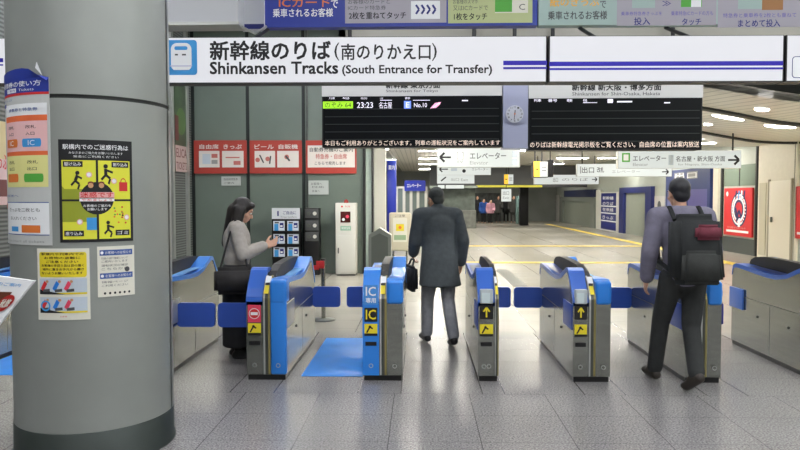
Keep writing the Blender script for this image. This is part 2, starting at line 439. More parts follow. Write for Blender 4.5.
a.rect(.27, .435, .73, .49, pink, 3, 5).text('迷惑です', .285, .438, .715, .49, red, 4, .035).rect(.27, .4, .73, .428, white, 3, 5).text('やめましょう', .3, .403, .7, .426, red, 4, .02)
a.text('お客様のご協力を', .32, .345, .68, .37, white, 3, .02).text('お願いします', .37, .31, .63, .335, white, 3, .02)
for u in (.42, .56): a.disc(u, .555, .035, M('poster_skin', (200, 150, 110), .6), 3, .025).disc(u, .575, .04, M('poster_brown', (110, 50, 30), .6), 2.8, .02)
def stick(u, v, s=1, lean=0):
    a.disc(u + lean, v + .07 * s, .025 * s, blackmat, 2, .018 * s); a.line([(u + lean, v + .05 * s), (u, v)], .035 * s, blackmat, 2)
    a.line([(u, v), (u + .05 * s, v - .03 * s), (u + .03 * s, v - .075 * s)], .022 * s, blackmat, 2); a.line([(u, v), (u - .05 * s, v - .04 * s)], .022 * s, blackmat, 2); a.line([(u + lean, v + .04 * s), (u + .08 * s, v + .02 * s)], .018 * s, blackmat, 2)
stick(.22, .6, 1.1, .03); stick(.62, .66, 1.2); stick(.64, .12, 1)
a.rect(.8, .5, .92, .59, red, 2, 2).ring(.86, .59, .03, .04, red, 2, 16, 0, 180).rect(.36, .12, .49, .24, signblue, 2, 2)
for u, v in ((.4, .66), (.73, .6), (.27, .2), (.9, .24)): a.disc(u, v, .04, white, 3, .028).ring(u, v, .028, .04, pink, 4, 16, ky=.7)
for i in range(14): a.disc(.72 + random.random() * .2, .16 + random.random() * .2, .013, random.choice([orange, red, green, blackmat]), 2.5, .009)
a.build('print', o)
# yellow flyer
o, a = sheet('flyer', CRc(38.5, 248.5, 90, 320), cream, 'white flyer with yellow headline and two pictures below the manners poster', 'flyer')
a.rrect(.05, .6, .95, .95, .04, yellow, 1)
for i, (u0, u1) in enumerate(((.1, .9), (.16, .84), (.2, .8), (.1, .9), (.12, .9), (.1, .88))):
    a.text(('駅構内や列車内での', 'お荷物の盗難に', 'ご注意ください', 'お客様の手回り品は目の届く', '場所に置きお手元から離さ', 'ないようお願いいたします')[i], u0, .905 - i * .053, u1, .94 - i * .053, blackmat, 2, .03)
pic = M('flyer_pale_blue', (190, 202, 214), .6)
for v0 in (.36, .1):
    a.rect(.05, v0, .95, v0 + .22, pic, 1, 4).poly([(.05, v0), (.55, v0), (.05, v0 + .07)], blackmat, 1.5).rect(.3, v0, .95, v0 + .025, yellow, 1.4, 3)
    for u, c in ((.16, red), (.4, blue), (.62, pinkred)):
        a.line([(u - .06, v0 + .06), (u + .02, v0 + .17)], .07, c, 2).disc(u + .05, v0 + .18, .03, M('poster_skin', (200, 150, 110), .6), 2.2, .02).line([(u - .04, v0 + .05), (u + .1, v0 + .06)], .04, dgrey, 2.2)
a.ring(.17, .2, .07, .1, signblue, 3, 20, ky=.75)
a.text('お客様', .45, .04, .58, .06, red, 2); a.build('print', o)
# white flyer
o, a = sheet('flyer', CRc(97.5, 246, 134, 296), cream, 'small white notice with two blue headings beside the yellow flyer', 'flyer')
nb = M('notice_blue', (62, 92, 160), .5)
for v0 in (.82, .36):
    a.rect(.06, v0, .94, v0 + .11, nb, 1, 3).disc(.12, v0 + .055, .04, white, 2, .03).text('お客様へのお知らせ', .2, v0 + .025, .9, v0 + .085, white, 2)
for v0, s_ in ((.74, '列車の運行情報について'), (.68, 'ご案内いたします'), (.6, '運転状況の確認'), (.53, 'こちらから'), (.27, '情報ページ'), (.2, 'ご利用ください')): a.text(s_, .1, v0, .8, v0 + .045, dgrey, 2)
a.disc(.78, .53, .07, dgrey, 2, .05)
for i in range(6): a.disc(.18 + i * .13, .07, .03, blackmat, 2, .025)
a.build('print', o)
# long route notice at the left edge of the column
o, a = sheet('notice_banner', CRc(6, 78, 51, 245), M('banner_grey', (196, 198, 196), .6), 'tall pale notice banner with blue header curling off the column', 'notice')
hb = M('header_blue', (30, 52, 150), .5)
a.rect(0, .915, 1, 1, hb, 1, 6).rect(0, .9, 1, .915, red, 1, 6).text('乗車券の使い方', .08, .952, .9, .985, white, 2, .03).rect(.25, .92, .5, .945, white, 2, 2).text('ご案内', .27, .925, .48, .94, hb, 3).text('Tickets', .55, .925, .8, .94, white, 2)
a.rect(0, .84, .18, .862, hb, 1).text('きっぷ', .05, .872, .4, .886, nb, 2)
a.rect(.16, .78, .97, .85, white, 1, 4).text('乗車券と特急券', .3, .805, .85, .825, nb, 2, .02)
a.rect(.16, .54, .97, .78, M('banner_orange', (232, 110, 60), .6), 1, 4).rect(.16, .565, .97, .745, M('banner_pink', (238, 190, 190), .6), 1.5, 4)
for u, c in ((.22, orange), (.6, signblue)): a.text('改札', u + .06, .7, u + .22, .72, blackmat, 3).text('入口', u + .06, .66, u + .2, .68, blackmat, 3).rrect(u, .59, u + .29, .64, .02, c, 3).text('IC', u + .1, .6, u + .2, .63, white, 4)
a.rect(.16, .35, .97, .54, M('banner_lemon', (232, 228, 150), .6), 1.2, 4)
for u, c in ((.22, orange), (.62, green)): a.text('改札', u + .06, .49, u + .22, .51, blackmat, 3).text('出口', u + .06, .45, u + .2, .47, blackmat, 3).rrect(u, .38, u + .29, .43, .02, c, 3)
a.text('お客様へ', .05, .29, .5, .305, nb, 2).rect(0, .22, .1, .25, red, 1.5).rect(.12, .06, .97, .26, white, 1, 4).rect(.12, .06, .97, .065, nb, 2, 4).rect(.12, .255, .97, .26, nb, 2, 4)
a.text('きっぷを二枚とも', .25, .2, .85, .225, dgrey, 2).text('お入れください', .28, .15, .8, .172, dgrey, 2).rect(.3, .08, .48, .11, signblue, 2).rect(.55, .075, .85, .12, orange, 2, 2)
a.text('Please insert all tickets', .1, .015, .9, .03, grey, 2); a.build('print', o)
mb = MB(); x0, z0, x1, z1 = CRc(6, 78, 51, 245)
def cp(u, z, d=0): return (cx + (CR + .008 + d) * math.sin(u / CR), cy - (CR + .008 + d) * math.cos(u / CR), z)
n = 8; vs = []
for i in range(n + 1):
    u = x0 + (x1 - x0) * i / n; zt = z1 + .045 + .015 * min(1, i / n * 2); dd = .05 * max(0, i / n - .6)
    vs += [cp(u, z1 - .002), cp(u, zt - .30 * max(0, i / n - .72), dd)]
mb.add(vs, [(2 * i, 2 * i + 2, 2 * i + 3, 2 * i + 1) for i in range(n)], hb, True)
u = x1; mb.add([cp(x1 - .06, z1 + .05, .03), cp(x1 - .012, z1 + .0, .04), cp(x1 - .05, z1 + .085, .03)], [(0, 1, 2)], white)
mb.build('curled_edge', o)

# ================================================================== TICKET GATES
Y1 = PF(440, 381.2).y
Y2 = PF(440, 341.5).y
GL = Y2 - Y1; print('GL', Y1, GL)
gx_ = lambda px: PF(px, 378).x * Y1 / PF(px, 378).y
# upper profile (s along the gate from the viewer's end, z)
TOP = [(0, .70), (.012, .735), (.06, .80), (.2, .955), (.235, .972), (.30, .972), (.38, .945), (.55, .885), (.75, .853), (.95, .853), (1.2, .868), (1.45, .885), (1.6, .89), (GL - .025, .87), (GL, .80)]
TOP = [(a, b * 1.015) for a, b in TOP]
FR_ART = {}
black_head = M('black_label', (20, 20, 22), .4)
def gate(xa, xb, label, left='steel', right='steel', arts='arrow', flaps=(), single=False, rightpad=False, fold=None, group='ticket gates in the row'):
    """one gate unit between xa and xb; the left half faces the viewer, the right half is the same turned round"""
    t = thing('ticket_gate', ((xa + xb) / 2, (Y1 + Y2) / 2, 0), label, 'ticket gate', group)
    W = xb - xa
    if single: wl, ws = W * .8, W * .2; wr_ = 0
    else: wl, ws, wr_ = W * .41, W * .2, W * .39
    halves = [(xa, xa + wl, False)] + ([] if single else [(xb - wr_, xb, True)])
    body = MB(); skirt = MB()
    skirt.box((xa + .01, Y1 + .012, 0), (xb - .01, Y2 - .012, .045), black); skirt.build('plinth', t)
    for x0, x1, rev in halves:
        prof = [(Y2 - s, z) for s, z in TOP] if rev else [(Y1 + s, z) for s, z in TOP]
        e = (Y2, Y1) if rev else (Y1, Y2)
        body.prism_x(x0, x1, [(e[0], .045)] + prof + [(e[1], .045)], steel)
    bo = body.build('body', t); bv = bo.modifiers.new('edge', 'BEVEL'); bv.width = .014; bv.segments = 2; bv.limit_method = 'ANGLE'; bv.angle_limit = rad(50)
    # pressed panel joints on the sides
    sj = MB()
    for xs, sg in ((xa, -1), (xb, 1)):
        for z in (.56,): sj.box((xs - .001, Y1 + .02, z), (xs + .001 * sg + .001, Y2 - .02, z + .006), steel_dark)
        for yv in (.85,): sj.box((xs - .001, Y1 + yv, .06), (xs + .001, Y1 + yv + .005, .56), steel_dark)
        for yv in (.5, 1.1): sj.lathe((xs, Y1 + yv, .40), [(.012, -.01), (.012, .01)], steel_dark, 10)
    sj.build('panel_joint', t)
    # blue covers along the tops
    for x0, x1, rev in halves:
        cov = MB(); o_ = .008; up = []
        for s, z in TOP: up.append((s, z))
        k0, k1 = (0, len(up))
        mm = blue if rev or left == 'blue' else M('gate_deep_blue', (48, 98, 190), .3)
        q = []
        for s, z in up[k0:k1]: q.append((Y2 - s if rev else Y1 + s, z))
        n = len(q); vs = []
        for (y, z) in q:
            hz = .035
            vs += [(x0 - .004, y, z - hz), (x0 - .004, y, z + o_), (x1 + .004, y, z + o_), (x1 + .004, y, z - hz)]
        fs = [(4 * i + j, 4 * i + j + 1, 4 * i + 4 + j + 1, 4 * i + 4 + j) for i in range(n - 1) for j in range(3)]
        fs += [(4 * i + 3, 4 * i, 4 * i + 4, 4 * i + 7) for i in range(n - 1)] + [(0, 3, 2, 1), (4 * n - 4, 4 * n - 3, 4 * n - 2, 4 * n - 1)]
        cov.add(vs, fs, mm)
        if rev:   # rounded blue end cap of the reverse half, towards the viewer
            cov.bevbox((x0 - .006, Y1 - .014, .69), (x1 + .006, Y1 + .16, .905), blue, .03, 4)
        cov.build('top_cover', t)
        inset = MB(); y0, y1 = (Y2 - 1.4, Y2 - .62) if rev else (Y1 + .62, Y1 + 1.4)
        inset.add([(x0 + .02, y0, .884), (x1 - .02, y0, .884), (x1 - .02, y1, .905), (x0 + .02, y1, .905)], [(0, 1, 2, 3)], blue_lt if rev else M('tray_navy', (30, 48, 110), .3)); inset.build('tray', t)
    if left == 'blue':
        mb = MB(); mb.box((xa - .002, Y1 - .004, .05), (xa + wl, Y1 + .02, .70), blue); mb.build('front_panel', t)
    if right == 'blue':
        mb = MB(); mb.bevbox((xb - wr_ - .002, Y1 - .01, .05), (xb + .003, Y1 + .05, .74), blue, .018); mb.build('front_panel', t)
    # dark ridge over the middle and the slotted strip down the front
    r0, r1 = xa + wl, xa + wl + ws
    ridge = [(.06, .78), (.15, .87), (.3, .94), (.5, .985), (.9, .995), (1.25, .995), (1.45, .975), (1.55, .94), (1.6, .86)]; ridge = [(a, b * 1.02) for a, b in ridge]
    mb = MB(); mb.prism_x(r0 - .004, r1 + .004, [(Y1 + s, z) for s, z in ridge] + [(Y1 + 1.6, .5), (Y1 + .06, .5)], M('ridge_black', (16, 16, 18), .5, spec=.3)); mb.build('display_ridge', t)
    mb = MB(); sp = [(0, .05), (0, .74), (.02, .79), (.1, .885), (.16, .93), (.2, .9), (.2, .05)]
    mb.prism_x(r0, r1, [(Y1 + s, z) for s, z in sp], steel_dark)
    mb.prism_x(r0 + ws * .1, r0 + ws * .3, [(Y1 - .006 + s, z + .004) for s, z in sp], steel_lt)
    mb.prism_x(r1 - ws * .3, r1 - ws * .05, [(Y1 - .006 + s, z + .004) for s, z in sp], gold); mb.build('slotted_strip', t)
    sl = plane((r0, Y1 + .012, .795), (1, 0, 0), (0, .14, .16))
    mb = Art(sl); mb.rect(ws * .2, -.02, ws * .75, .07, yellow, 7).rect(ws * .15, .10, ws - .01, .17, white, 7).rect(ws * .2, .072, ws * .75, .095, black_head, 7); mb.build('strip_label', t)
    # artwork on the front of the left half
    fw = wl; fa = Art(plane((xa, Y1 - .0045, 0), (1, 0, 0), (0, 0, 1)))
    f0, f1 = fw * .1, fw * .9
    zz = lambda py: PY(440, py, Y1).z
    if arts == 'arrow':
        fa.rrect(f0, zz(319), f1, zz(305), .008, black_head, 1)
        m = (f0 + f1) / 2; w = fw * .1; zb_, zt_ = zz(317), zz(306.5)
        fa.rect(m - w / 2, zb_, m + w / 2, zt_ - .012, yellow, 2).line([(m - w * 1.9, zt_ - .045), (m, zt_ - .006), (m + w * 1.9, zt_ - .045)], w * .95, yellow, 2.3)
        fa.text('きっぷ', f0 + .012, zz(322.5), f1 - .012, zz(320.5), dgrey, 2)
    elif arts == 'ic':
        fa.rrect(f0, zz(322), f1, zz(308), .006, black_head, 1).text('IC', f0 + .014, zz(319.5), f1 - .014, zz(310), yellow, 2, .03)
        fa.rrect(f0 - .006, zz(305), f1 + .006, zz(285), .008, M('ic_label_blue', (70, 140, 214), .4), 1).text('IC', f0 + .014, zz(296), f1 - .014, zz(287), white, 2, .03).text('専用', f0 + .014, zz(303), f1 - .014, zz(298), white, 2, .03)
    elif arts == 'noentry':
        fa.rect(f0, zz(323), f1, zz(305.5), pinkred, 1)
        fa.disc((f0 + f1) / 2, zz(314.2), fw * .33, white, 2, fw * .33).disc((f0 + f1) / 2, zz(314.2), fw * .29, red, 3, fw * .29).rect(f0 + fw * .18, zz(315.7), f1 - fw * .18, zz(312.7), white, 4)
    if arts:
        fa.build('symbol_sticker', t); newa = lambda: Art(plane((xa, Y1 - .0045, 0), (1, 0, 0), (0, 0, 1)))
        fa = newa(); fa.rect(f0, zz(335), f1, zz(324), yellow, 1).line([(f0 + .02, zz(333)), (f0 + .05, zz(327)), (f0 + .075, zz(329))], .014, black_head, 2).disc(f0 + .05, zz(327), .012, black_head, 2.2).rect(f0, zz(336), f1, zz(333.6), black_head, 2.4)
        fa.build('yellow_sticker', t); fa = newa(); fa.rect(f0 + .008, zz(346), f1 - .008, zz(342), black_head, 1); fa.build('black_label', t)
        fa = newa(); fa.ring(fw * (.36 if single else .5), zz(366), .014, .02, steel_lt, 1.5, 20)
        if single: fa.build('round_mark', t); fa = newa(); fa.ring(fw * .66, zz(366), .014, .02, steel_lt, 1.5, 20)
        if wr_:
            fa.build('round_mark', t); fa = newa(); fa.ring(W - wr_ * .5, zz(366), .014, .02, steel_lt, 12, 20)
        fa.build('round_mark', t)
        # labels on the sloping reader panel
        sl = plane((xa, Y1 + .06, .808), (1, 0, 0), (0, .14, .155))
        ra = Art(sl)
        if arts == 'noentry':
            ra.rect(f0, .015, f1, .07, dgrey, 1).rect(f0, .085, f1, .12, pink, 1).rect(f0, .135, f1, .185, purple, 1)
        else:
            ra.rect(f0, .125, f1, .185, purple, 1).text('タッチ', f0 + .015, .14, f1 - .015, .17, white, 2, .02)
            if arts == 'arrow':
                ra.rect(f0, .055, f1, .11, black_head, 1).rect(f0 + .01, .075, f1 - .01, .09, orange, 2)
        ra.build('reader_label', t)
        if arts == 'arrow':
            mb = MB(); mb.bevbox((xa + f0, Y1 - .02, .70), (xa + f1, Y1 + .03, .83), M('reader_pad', (176, 186, 190), .3), .01)
            mb.box((xa + f0 + .015, Y1 - .023, .71), (xa + f1 - .03, Y1 - .018, .80), M('reader_glass', (200, 214, 216), .2)); mb.build('card_reader', t)
    # blue inspection windows low on the sides near the viewer
    for xs, sg in ((xa, -1), (xb, 1)):
        if fold and sg < 0: continue
        mb = MB(); mb.bevbox((xs - .002 if sg > 0 else xs - .006, Y1 + .03, .46), (xs + .006 if sg > 0 else xs + .002, Y1 + .40, .69), navy if sg < 0 else steel_lt, .003); mb.build('side_panel', t)
    for side, s, Lf in flaps:
        xs = xa if side == 'l' else xb; sg = -1 if side == 'l' else 1
        mb = MB(); y = Y1 + s
        z0, z1 = .415, .645; r = .035; p = []
        c = sorted((xs, xs + sg * Lf)); cxs = [(c[1] - r, z0 + r, -90), (c[1] - r, z1 - r, 0), (c[0] + r, z1 - r, 90), (c[0] + r, z0 + r, 180)]
        for qx, qz, a0 in cxs: p += [(qx + r * math.cos(rad(a0 + d)), qz + r * math.sin(rad(a0 + d))) for d in range(0, 91, 15)]
        mb.prism_y(y - .016, y + .016, p, navy); mb.build('flap', t)
    if fold:
        mb = MB(); mb.bevbox((xa - .022, Y2 - .30, .42), (xa - .002, Y2 + .02, .645), M('flap_navy_lit', (74, 118, 206), .35), .015); mb.build('flap', t)  # flap blue painted lighter to stand in for light falling on it
    if rightpad:
        mb = MB(); mb.bevbox((xb - .002, Y1 + .01, .52), (xb + .025, Y1 + .14, .71), navy_dk, .02); mb.build('side_sensor', t)
    return t
G = {k: (gx_(a), gx_(b)) for k, (a, b) in dict(g1=(247, 286.4), g2=(363, 402.5), g3=(478, 498.5), g4=(572.5, 610), g5=(684.5, 720.5), g6=(818, 857)).items()}
g0r = gx_(165)
gate(G['g1'][0], G['g1'][1], 'ticket gate with red no-entry sticker and tall blue front panel', right='blue', arts='noentry', flaps=(('l', .35, .36), ('r', 1.56, .31)))
gate(G['g2'][0], G['g2'][1], 'ticket gate with blue left front marked IC in white and yellow', left='blue', arts='ic', flaps=(('l', 1.56, .31),))
gate(G['g3'][0], G['g3'][1], 'narrow single-sided ticket gate with yellow arrow at the centre', arts='arrow', single=True, flaps=(('r', 1.56, .31),))
gate(G['g4'][0], G['g4'][1], 'full-width ticket gate with yellow arrow sticker and blue end cap', arts='arrow', flaps=(('l', 1.56, .31), ('r', 1.56, .31)))
gate(G['g5'][0], G['g5'][1], 'ticket gate partly hidden behind the man with the backpack', arts='arrow', flaps=(('l', 1.56, .31),), rightpad=True)
gate(G['g6'][0], G['g6'][1], 'rightmost ticket gate showing its long steel side and black ridge', arts='arrow', fold=True)
gate(g0r - .36, g0r, 'ticket gate half hidden by the round column beside the woman', arts='arrow', flaps=(('r', .35, .36),))
gate(-4.64, -4.28, 'ticket gate glimpsed at the left edge beyond the round column', arts='arrow')

# blue floor mats
matm = M('blue_floor_mat', (24, 140, 236), .45, noise=.08, nscale=5)
a, b = G['g1'][1] + .11, G['g2'][0] - .0
mb = MB(); mb.bevbox((a, 6.23, 0), (b - .015, 7.93, .006), matm, .002)
tag(mb.build('floor_mat', None, ((a + b) / 2, 7.05, 0)), 'bright blue floor mat in the passage before the IC ticket gate', 'floor mat', 'blue mats between the gates')
mb = MB(); mb.bevbox((-4.26, 6.2, 0), (-3.45, 7.9, .006), matm, .002)
tag(mb.build('floor_mat', None, (-3.85, 7.05, 0)), 'blue floor mat glimpsed at the left edge past the round column', 'floor mat', 'blue mats between the gates')

# yellow guide lines set in the floor of the hall
ym = M('yellow_tactile_line', (222, 194, 70), .5, noise=.08, nscale=20)
for k, (y0, y1, x0, x1, lb) in enumerate(((17.1, 17.45, .6, 7.55, 'nearer yellow guide line crossing the hall floor'), (22.9, 23.3, .8, 7.55, 'farther yellow guide line crossing the hall floor'))):
    mb = MB(); mb.box((x0, y0, 0), (x1, y1, .005), ym); tag(mb.build('guide_line', None, ((x0 + x1) / 2, y0, 0)), lb, 'floor line', 'yellow guide lines')
mb = MB(); mb.box((7.55, 10, 0), (7.85, 42, .005), ym); tag(mb.build('guide_line', None, (7.7, 26, 0)), 'long yellow guide line running along the right wall', 'floor line', 'yellow guide lines')
a, b = PF(507, 270), PF(517, 287)
mb = MB(); mb.box((1.72, 12.7, 0), (1.98, 15.6, .005), M('drain_grey', (104, 106, 100), .5)); tag(mb.build('drain_cover', None, (1.85, 14, 0)), 'grey strip drain cover in the hall floor behind the gates', 'drain cover')

# ================================================================== OVERHEAD SIGNS
lit = M('lit_white_face', (110, 110, 114), .5, emit=.72, ecol=(240, 241, 246))
def lightbox(name, Y, px0, py0, px1, py1, label, depth=.18, group=None, frame=rod_m, face=lit, hang=(), top=None, cat='sign', z=None):
    x0, z0, x1, z1 = FR(px0, py0, px1, py1, Y)
    if z: z0, z1 = z
    t = thing(name, ((x0 + x1) / 2, Y + depth / 2, z0), label, cat, group)
    mb = MB(); mb.box((x0, Y + .006, z0), (x1, Y + depth, z1), frame); mb.build('housing', t)
    mb = MB(); mb.box((x0 + .012, Y, z0 + .006), (x1 - .012, Y + .006, z1 - .006), face); mb.build('face', t)
    for hx in hang:
        mb = MB(); X = PY(hx, py0, Y + depth / 2).x; mb.tube((X, Y + depth / 2, z1 - .01), (X, Y + depth / 2 if top else UY + .06, top or b0), .018, rod_m, 10); mb.build('hanger', t)
    return t
SY = 6.2
UY = 6.9; utop = 4.15
b0, b1 = PY(400, 26.5, UY).z, utop
sz = (PY(400, 81.8, SY).z, PY(400, 35.4, SY).z)
t = lightbox('overhead_sign', SY, -60, 37, 548.5, 84.6, 'lit white sign reading Shinkansen Tracks with train pictogram', z=sz, hang=(253,), top=None, group='lit overhead sign boxes')
a = Art(front(SY)); b = Box2(a, SY); b.dy = -1
a.rrect(*FR(166, 40, 197, 75, SY), .03, signblue, 1)
x0, z0, x1, z1 = FR(171, 43, 191.5, 71, SY); a.rrect(x0, z0, x1, z1, .055, white, 2)
a.rrect(*FR(174.5, 46.3, 187.5, 50, SY), .015, signblue, 3).rect(*FR(175, 54, 178, 55.5, SY), dgrey, 3).rect(*FR(182, 54, 186, 55.5, SY), dgrey, 3).rect(*FR(170, 65.5, 192, 66.5, SY), M('pale_lilac', (190, 190, 220), .6), 3).rect(*FR(172, 70, 190, 71, SY), signblue, 3)
b.t('新幹線のりば', 210, 41.5, 330, 60.5, blackmat, 2, .05); b.t('(', 334, 43, 339, 61, blackmat, 2).t('南のりかえ口', 341, 44, 430.5, 60, blackmat, 2, .03).t(')', 432, 43, 437, 61, blackmat, 2)
b.t('Shinkansen Tracks', 210, 62.5, 337.5, 74.5, blackmat, 2, .06).t('(South Entrance for Transfer)', 342, 65.2, 492.5, 76, blackmat, 2, .045)
b.r(504, 60.4, 548.4, 65, stripeblue).r(504, 66.8, 548.4, 69, stripeblue).r(-60, 60, 5, 64, stripeblue).r(-60, 66, 5, 67.5, stripeblue)
a.build('lettering', t)
t = lightbox('overhead_sign', SY, 550, 37, 790, 84.6, 'lit white sign box with only two blue stripes', z=sz, hang=(600, 697), top=None, group='lit overhead sign boxes')
a = Art(front(SY)); b = Box2(a, SY); b.dy = -2; b.r(550.5, 61.6, 789, 66.2, stripeblue).r(550.5, 68, 789, 70.2, stripeblue); a.build('lettering', t)
t = lightbox('overhead_sign', SY, 792, 37, 900, 84.6, 'lit white sign box cut off at the right edge', z=sz, group='lit overhead sign boxes')
a = Art(front(SY)); a.rrect(*FR(798, 54, 830, 76, SY), .03, navy_dk, 1).rrect(*FR(798.7, 54.7, 829, 75.3, SY), .025, white, 2); a.build('lettering', t)
# the run of boxes hangs at a slight angle to the gates
pv = PY(170, 60, SY)
for o in COL.objects:
    if o.name.startswith('overhead_sign'):
        d = Vector(o.location) - pv; d = Matrix.Rotation(rad(1.0), 3, 'Z') @ d
        o.location = (pv.x + d.x, pv.y + d.y, o.location.z); o.rotation_euler = (0, 0, rad(1.0))
# banner boards above the signs
def banner(px0, px1, m, label, name='banner_board', Y=UY, z0=b0):
    x0, x1 = PY(px0, 20, Y).x, PY(px1, 20, Y).x
    t = thing(name, ((x0 + x1) / 2, Y, z0), label, 'banner', 'advert boards over the gates')
    mb = MB(); mb.box((x0, Y, z0), (x1, Y + .12, utop), m); mb.build('board', t)
    for f_ in (.12, .88):
        mb = MB(); X = x0 + (x1 - x0) * f_; mb.tube((X, Y + .06, utop - .02), (X, Y + .06, HZ), .012, rod_m, 8); mb.build('hanger', t)
    return t, Box2(Art(front(Y)), Y)
bblue = M('banner_blue', (24, 50, 150), .45); bpale = M('banner_pale_green', (160, 184, 178), .45); blil = M('banner_lilac', (166, 162, 172), .5); blem = M('banner_lemon_green', (182, 192, 138), .5)
t, b = banner(265, 537.5, bblue, 'dark blue framed advert board for customers using IC cards')
b.t('ICカード', 279, -2, 330, 7, orange, 2, .03).t('で', 331, 0, 338, 8, white, 2, .02).t('乗車されるお客様', 273, 8.5, 333, 17, white, 2, .025)
b.r(345, -30, 446.5, 23, blil).r(448, -30, 532.5, 23, blem)
b.t('お客様のカードと', 348, -1, 390, 4, dgrey, 2).t('ICカード特急券', 348, 5.5, 386, 10, dgrey, 2).t('2枚を重ねてタッチ', 349, 12, 406, 19, blackmat, 2, .025).r(411, 1, 440, 19, white, 2)
for i in range(4): b.a.line([PY(416 + i * 5.5, 5, UY).xz, PY(419 + i * 5.5, 9.5, UY).xz, PY(416 + i * 5.5, 14, UY).xz], .02, navy_dk, 3)
b.t('お客様のスマホ', 453, -1, 478, 4, dgrey, 2).t('又はICカードで', 453, 5.5, 488, 10.5, dgrey, 2).t('1枚をタッチ', 454, 13, 487, 20, blackmat, 2, .025).r(495, -4, 528, 13, cream, 2).r(495, -4, 512, 12, green, 3).t('C', 519, 4, 525, 10, dgrey, 3)
b.a.build('print', t)
t, b = banner(538.5, 850, bpale, 'pale green advert board for customers using paper tickets')
b.t('紙のきっぷ', 550, -3, 599, 6.5, M('banner_amber', (236, 180, 70), .5), 2, .03).t('で', 600, 1, 606, 8, dgrey, 2, .02).t('乗車されるお客様', 548, 11, 607, 19.5, dgrey, 2, .025)
b.r(617, -30, 716.5, 25.5, blil).r(718, -30, 850, 27, blil).r(632, -8, 655, 8, bpale, 2).r(681, -8, 702, 7, green, 2).r(691, 0, 701, 7, white, 3).t('》', 662, 1, 671, 6, navy_dk, 2)
b.t('乗車券特急券きっぷを', 621, 11.5, 662, 15.5, purple, 2).t('投入', 634, 17.5, 650, 25, navy_dk, 2, .025).t('乗車特急ICカードの方も', 671, 11, 713, 15.5, purple, 2).t('タッチ', 682, 18.5, 701, 25, navy_dk, 2, .025)
b.r(738, -8, 762, 9, bpale, 2).r(762, -8, 783, 10, M('ticket_brown', (160, 110, 60), .5), 2).t('特急券と乗車券を2枚とも重ねて', 723, 13, 796, 17.5, purple, 2).t('まとめて投入', 738, 19.5, 780, 27, navy_dk, 2, .025)
b.a.build('print', t)
# plain grey panels left of the banners
t = thing('grey_panel_box', (PY(205, 20, UY).x, UY, PY(205, 25, UY).z), 'plain light grey lamp box above the sign beside the round column', 'lamp box')
x0, x1 = PY(150, 20, UY).x, PY(238, 20, UY).x; zz0 = PY(205, 25, UY).z
mb = MB(); mb.box((x0, UY, zz0 + .03), (x1, UY + .25, utop), M('lamp_box_grey', (186, 188, 192), .4, emit=.1)); mb.build('body', t)
mb = MB(); mb.box((x0, UY - .01, zz0), (x1 + .01, UY + .26, zz0 + .03), steel_lt); mb.build('edge_trim', t)
mb = MB(); mb.tube(((x0 + x1) / 2, UY + .12, utop), ((x0 + x1) / 2, UY + .12, HZ), .015, rod_m, 8); mb.build('hanger', t)
t, b = banner(240.5, 264, M('panel_white', (214, 216, 218), .4), 'narrow white board with blue lower edge beside the blue banner', z0=PY(252, 29, 7.2).z, Y=7.2)
b.r(240.5, 24, 264, 29, navy_dk); b.a.build('print', t)
mb = MB(); p = PY(255, 33.5, 6.6); q = PY(266, 26.5, 6.86); mb.tube(p, q, .012, steel_lt, 8); mb.tube(p, p + Vector((-.06, -.25, 0)), .012, steel_lt, 8); tag(mb.build('stay_rod', None, p), 'thin pale stay rod bracing the sign below the blue banner', 'rod')

# departure boards
DY = 10.0
led = M('led_screen', (16, 18, 20), .5, spec=.2)
head = M('board_header', (196, 196, 194), .4, emit=.25)
ledw = M('led_white', (230, 226, 240), .5, emit=.9); ledo = M('led_amber', (236, 216, 200), .5, emit=.8); ledg = M('led_green', (150, 210, 40), .5, emit=.9); ledline = M('led_rule', (52, 58, 56), .5)
def board(px0, px1, pyt, pyb, label, head_txt, sub, rows):
    x0, z0, x1, z1 = FR(px0, pyt, px1, pyb, DY)
    t = thing('departure_board', ((x0 + x1) / 2, DY + .15, z0), label, 'departure board', 'departure boards beside the clock')
    mb = MB(); mb.box((x0, DY + .01, z0), (x1, DY + .3, z1), rod_m); mb.build('housing', t)
    hz = PY((px0 + px1) / 2, pyt + 14, DY).z
    mb = MB(); mb.box((x0, DY - .005, hz), (x1, DY + .01, z1 - .01), head); mb.build('header', t)
    mb = MB(); mb.box((x0 + .02, DY, z0 + .02), (x1 - .02, DY + .01, hz - .005), led); mb.build('screen', t)
    for f_ in (.15, .85):
        X = x0 + (x1 - x0) * f_; mb = MB(); mb.tube((X, DY + .18, z1 - .02), (X, DY + .18, HZ), .03, rod_m, 10); mb.build('hanger', t)
    b = Box2(Art(lambda u, v, l: (u, DY - .006 - l * .001, v)), DY); w = px1 - px0
    b.t(head_txt[0], *head_txt[1:], blackmat, 2, .06).t(sub[0], *sub[1:], dgrey, 2)
    for i in range(5):
        y = pyt + 26.5 + i * 7.6; b.r(px0 + 3, y, px1 - 3, y + .7, ledline)
    rows(b); b.a.build('lettering', t)
    return t
